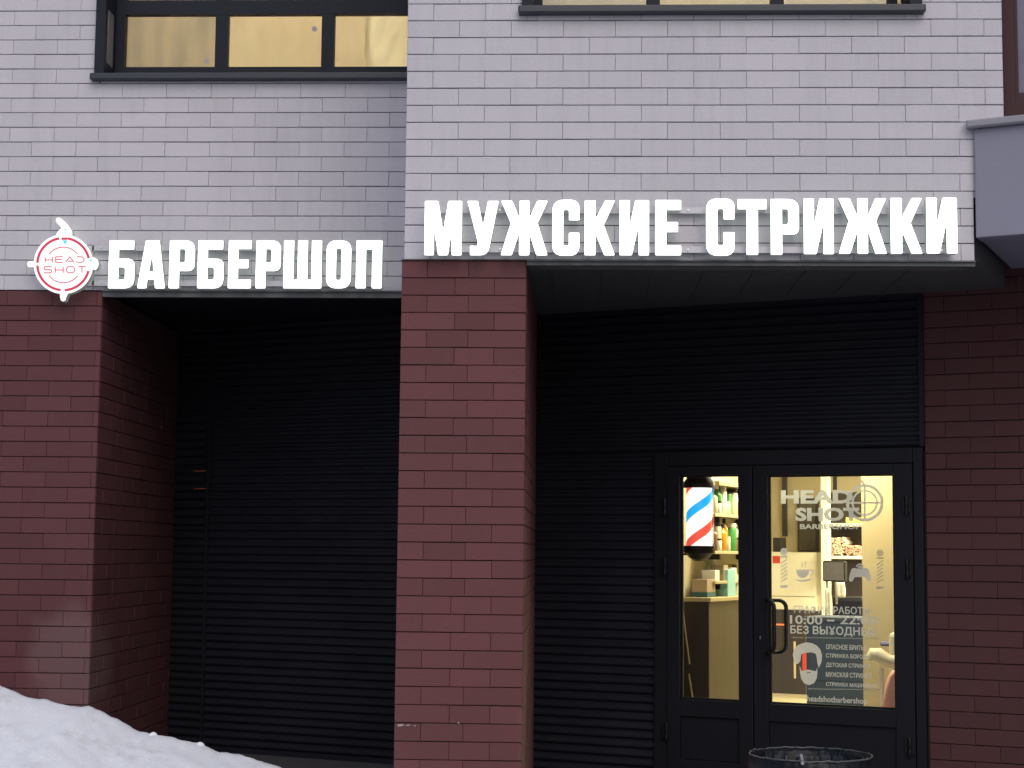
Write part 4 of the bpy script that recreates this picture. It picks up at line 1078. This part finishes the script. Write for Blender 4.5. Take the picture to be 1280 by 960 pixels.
for i, gl in enumerate((S_,H_,O_,T_)): st += strokes(gl, 55+i*14.3, 333.5, 10, 7.6, 1.15)
flat('red_lettering', st, B, -.107, M['logo_red'], lg, .002)
flat('blue_marker', [[[(78.2,300.5),(84.4,300.5),(81.4,306)]], [[(80.5,285),(84.5,288),(81,287.6)]], [[(112.6,322),(116,327),(112.6,326.6)]]], B, -.107, M['logo_cyan'], lg, .003)
rails(B, lg, 62, 118, (310.5,354.5), .034)

# ------------------------------------------------------------------ recess floor, snow, litter bin
m = MB()
m.add([(xLP,DB-.0,.03),(xPL,DB-.0,.03),(xPL,depC(xPL)+.05,.03),(xLP,depC(xLP)+.05,.03)], [(0,1,2,3)])
m.add([(xPR,.05,.03),(3.6,.05,.03),(4.2,depC(4.2)+.05,.03),(xPR,depC(xPR)+.05,.03)], [(0,1,2,3)])
tag(m.build('paving', M['paving']), kind='structure')
m = MB(); m.box(C, uLeft-.2, uPilL+.03, -.005, .03, .0, zfloorC)
m.build('plinth', M['corrugated'], bld)

YS = .35
ridge_px = [(-420,690),(-250,745),(-120,800),(0,857),(20,864),(30,870),(60,875),(95,883.5),(110,882.5),(118,884),(130,891),(150,900),(160,905),(168,912),(190,918),(197,917),(205,920),(225,924),(245,928),(253,930),(275,940),(292,942),(308,945),(330,953),(350,958.5),(400,982),(470,1018),(520,1040)]
rw = [hit(A, p, q, YS) for p, q in ridge_px]
def ridge(x):
    if x <= rw[0][0]: return rw[0][1]
    for (a, za), (b, zb2) in zip(rw, rw[1:]):
        if x <= b: return za+(zb2-za)*(x-a)/(b-a)
    return rw[-1][1]-.5*(x-rw[-1][0])
vs, fs = [], []
nxs, nys = 300, 90
xs0, xs1 = rw[0][0]-1.0, .2
for i in range(nxs+1):
    x = xs0+(xs1-xs0)*i/nxs; rz = ridge(x)
    for j in range(nys+1):
        v = j/nys; yy = 1.30-3.9*v
        d = yy-YS
        if d > 0: z = rz-.9*d-.15*d*d
        else: z = rz*max(0, 1-(-d/2.9)**1.3)+.02*d if rz > 0 else rz+.1*d
        near = min(1, abs(d)/.25)
        z += near*(.012*noise.fractal((x*2.3,yy*2.3,1), 1, 2, 5)+.007*noise.noise((x*9,yy*9,3))) + .008*noise.noise((x*22,yy*22,5))
        vs.append((x, yy, max(z, -.06)))
for i in range(nxs):
    for j in range(nys): k = i*(nys+1)+j; fs.append((k,k+1,k+nys+2,k+nys+1))
m = MB(); m.add(vs, fs, 0, True)
sn = m.build('snow_bank', M['snow']); tag(sn, 'bank of dirty white snow shovelled against the left red wall', 'snow bank', kind='thing')
# snow lumps on the crest
def lump(px, py, r, k):
    x, z = hit(A, px, py, YS-.02); bm = bmesh.new(); bmesh.ops.create_icosphere(bm, subdivisions=3, radius=r)
    for v in bm.verts: v.co *= 1+.35*noise.noise(v.co*14+Vector((k*3.1,0,0)))
    me = bpy.data.meshes.new('snow_lump'); bm.to_mesh(me); bm.free(); me.materials.append(M['snow'])
    for p in me.polygons: p.use_smooth = True
    o = bpy.data.objects.new('snow_lump', me); COL.objects.link(o); o.location = (x, YS-.02, z); return o
tag(lump(191, 921, .026, 1), 'small snow lump on the crest below the left edge of the cladding', 'snow lump', 'snow lumps')
tag(lump(250, 933, .028, 2), 'snow lump on the crest of the snow bank nearer the recess floor', 'snow lump', 'snow lumps')

# litter bin
rc = ray(1013, 945); tb = 6.5/F; bc = CAM+rc*tb; rb = 77*6.5/F
BN = Frame((bc.x, bc.y, 0), (1,0,0)); zr_ = bc.z
bn = thing('litter_bin', 'round black litter bin lined with a shiny black bag, before the shop door', 'litter bin', (bc.x, bc.y, 0))
m = MB(); m.lathe(BN, 0, 0, [(rb*.80,.002),(rb*.82,.03),(rb*.93,zr_-.06),(rb*.955,zr_-.05),(rb*.96,zr_-.012),(rb*.95,zr_-.006),(rb*.92,zr_-.03),(rb*.78,.04)], 48, cap1=True); m.build('body', M['bin_plastic'], bn)
# bag folded over the rim, crumpled
vs, fs = [], []; n = 160
prof = [(1.0,-.10),(1.005,-.06),(1.0,-.025),(.995,.0),(.965,.004),(.93,-.012),(.90,-.06),(.88,-.14),(.84,-.24),(.5,-.30),(.02,-.31)]
for i, (r_, dz) in enumerate(prof):
    for k in range(n):
        th = 2*math.pi*k/n; c, s = math.cos(th), math.sin(th)
        cr2 = .004*noise.noise((c*7,s*7,i*.35))+.006*noise.noise((c*26,s*26,i*.25))
        f2 = (.3 if i in (3,) else 1.0)
        rr = rb*r_+cr2*f2*(1 if i > 4 or i < 3 else .5); zz = zr_+dz+ (.008*noise.noise((c*11,s*11,7+i)) + .004*noise.noise((c*30,s*30,2)))*(2.2 if i == 0 else 1)
        vs.append(BN.w(rr*c, rr*s, zz))
for i in range(len(prof)-1):
    for k in range(n): a, b = i*n+k, i*n+(k+1)%n; fs.append((a,b,b+n,a+n))
m = MB(); m.add(vs, fs, 0, True)
bagm = mat('bag_film', (.005,.006,.009), .38, var=.2, bump=.25, bscale=70, spec=.22)
m.build('bag', bagm, bn)
MB().tube([BN.w(rb*.985*math.cos(t*math.pi/60)+.004*noise.noise((t*.4,1,1)), rb*.985*math.sin(t*math.pi/60), zr_+.006+.006*noise.noise((t*.35,2,2))) for t in range(121)], .0034, 6).build('rim', mat('rim_highlight', (.07,.075,.082), .3, var=.4, scale=30), bn)  # lip in lighter grey, the rim's highlight put into its colour
x_, z_ = hit(BN, 998, 936, -.02)
m = MB(); m.tube([BN.w(x_-.012, -rb*.98, zr_+.0), BN.w(x_+.0,-.1,zr_+.012), BN.w(x_+.006, .05, zr_-.01), BN.w(x_-.006,.12,zr_-.06)], .007, 8)
m.build('bag_tie', mat('tie', (.30,.30,.33), .4), bn)
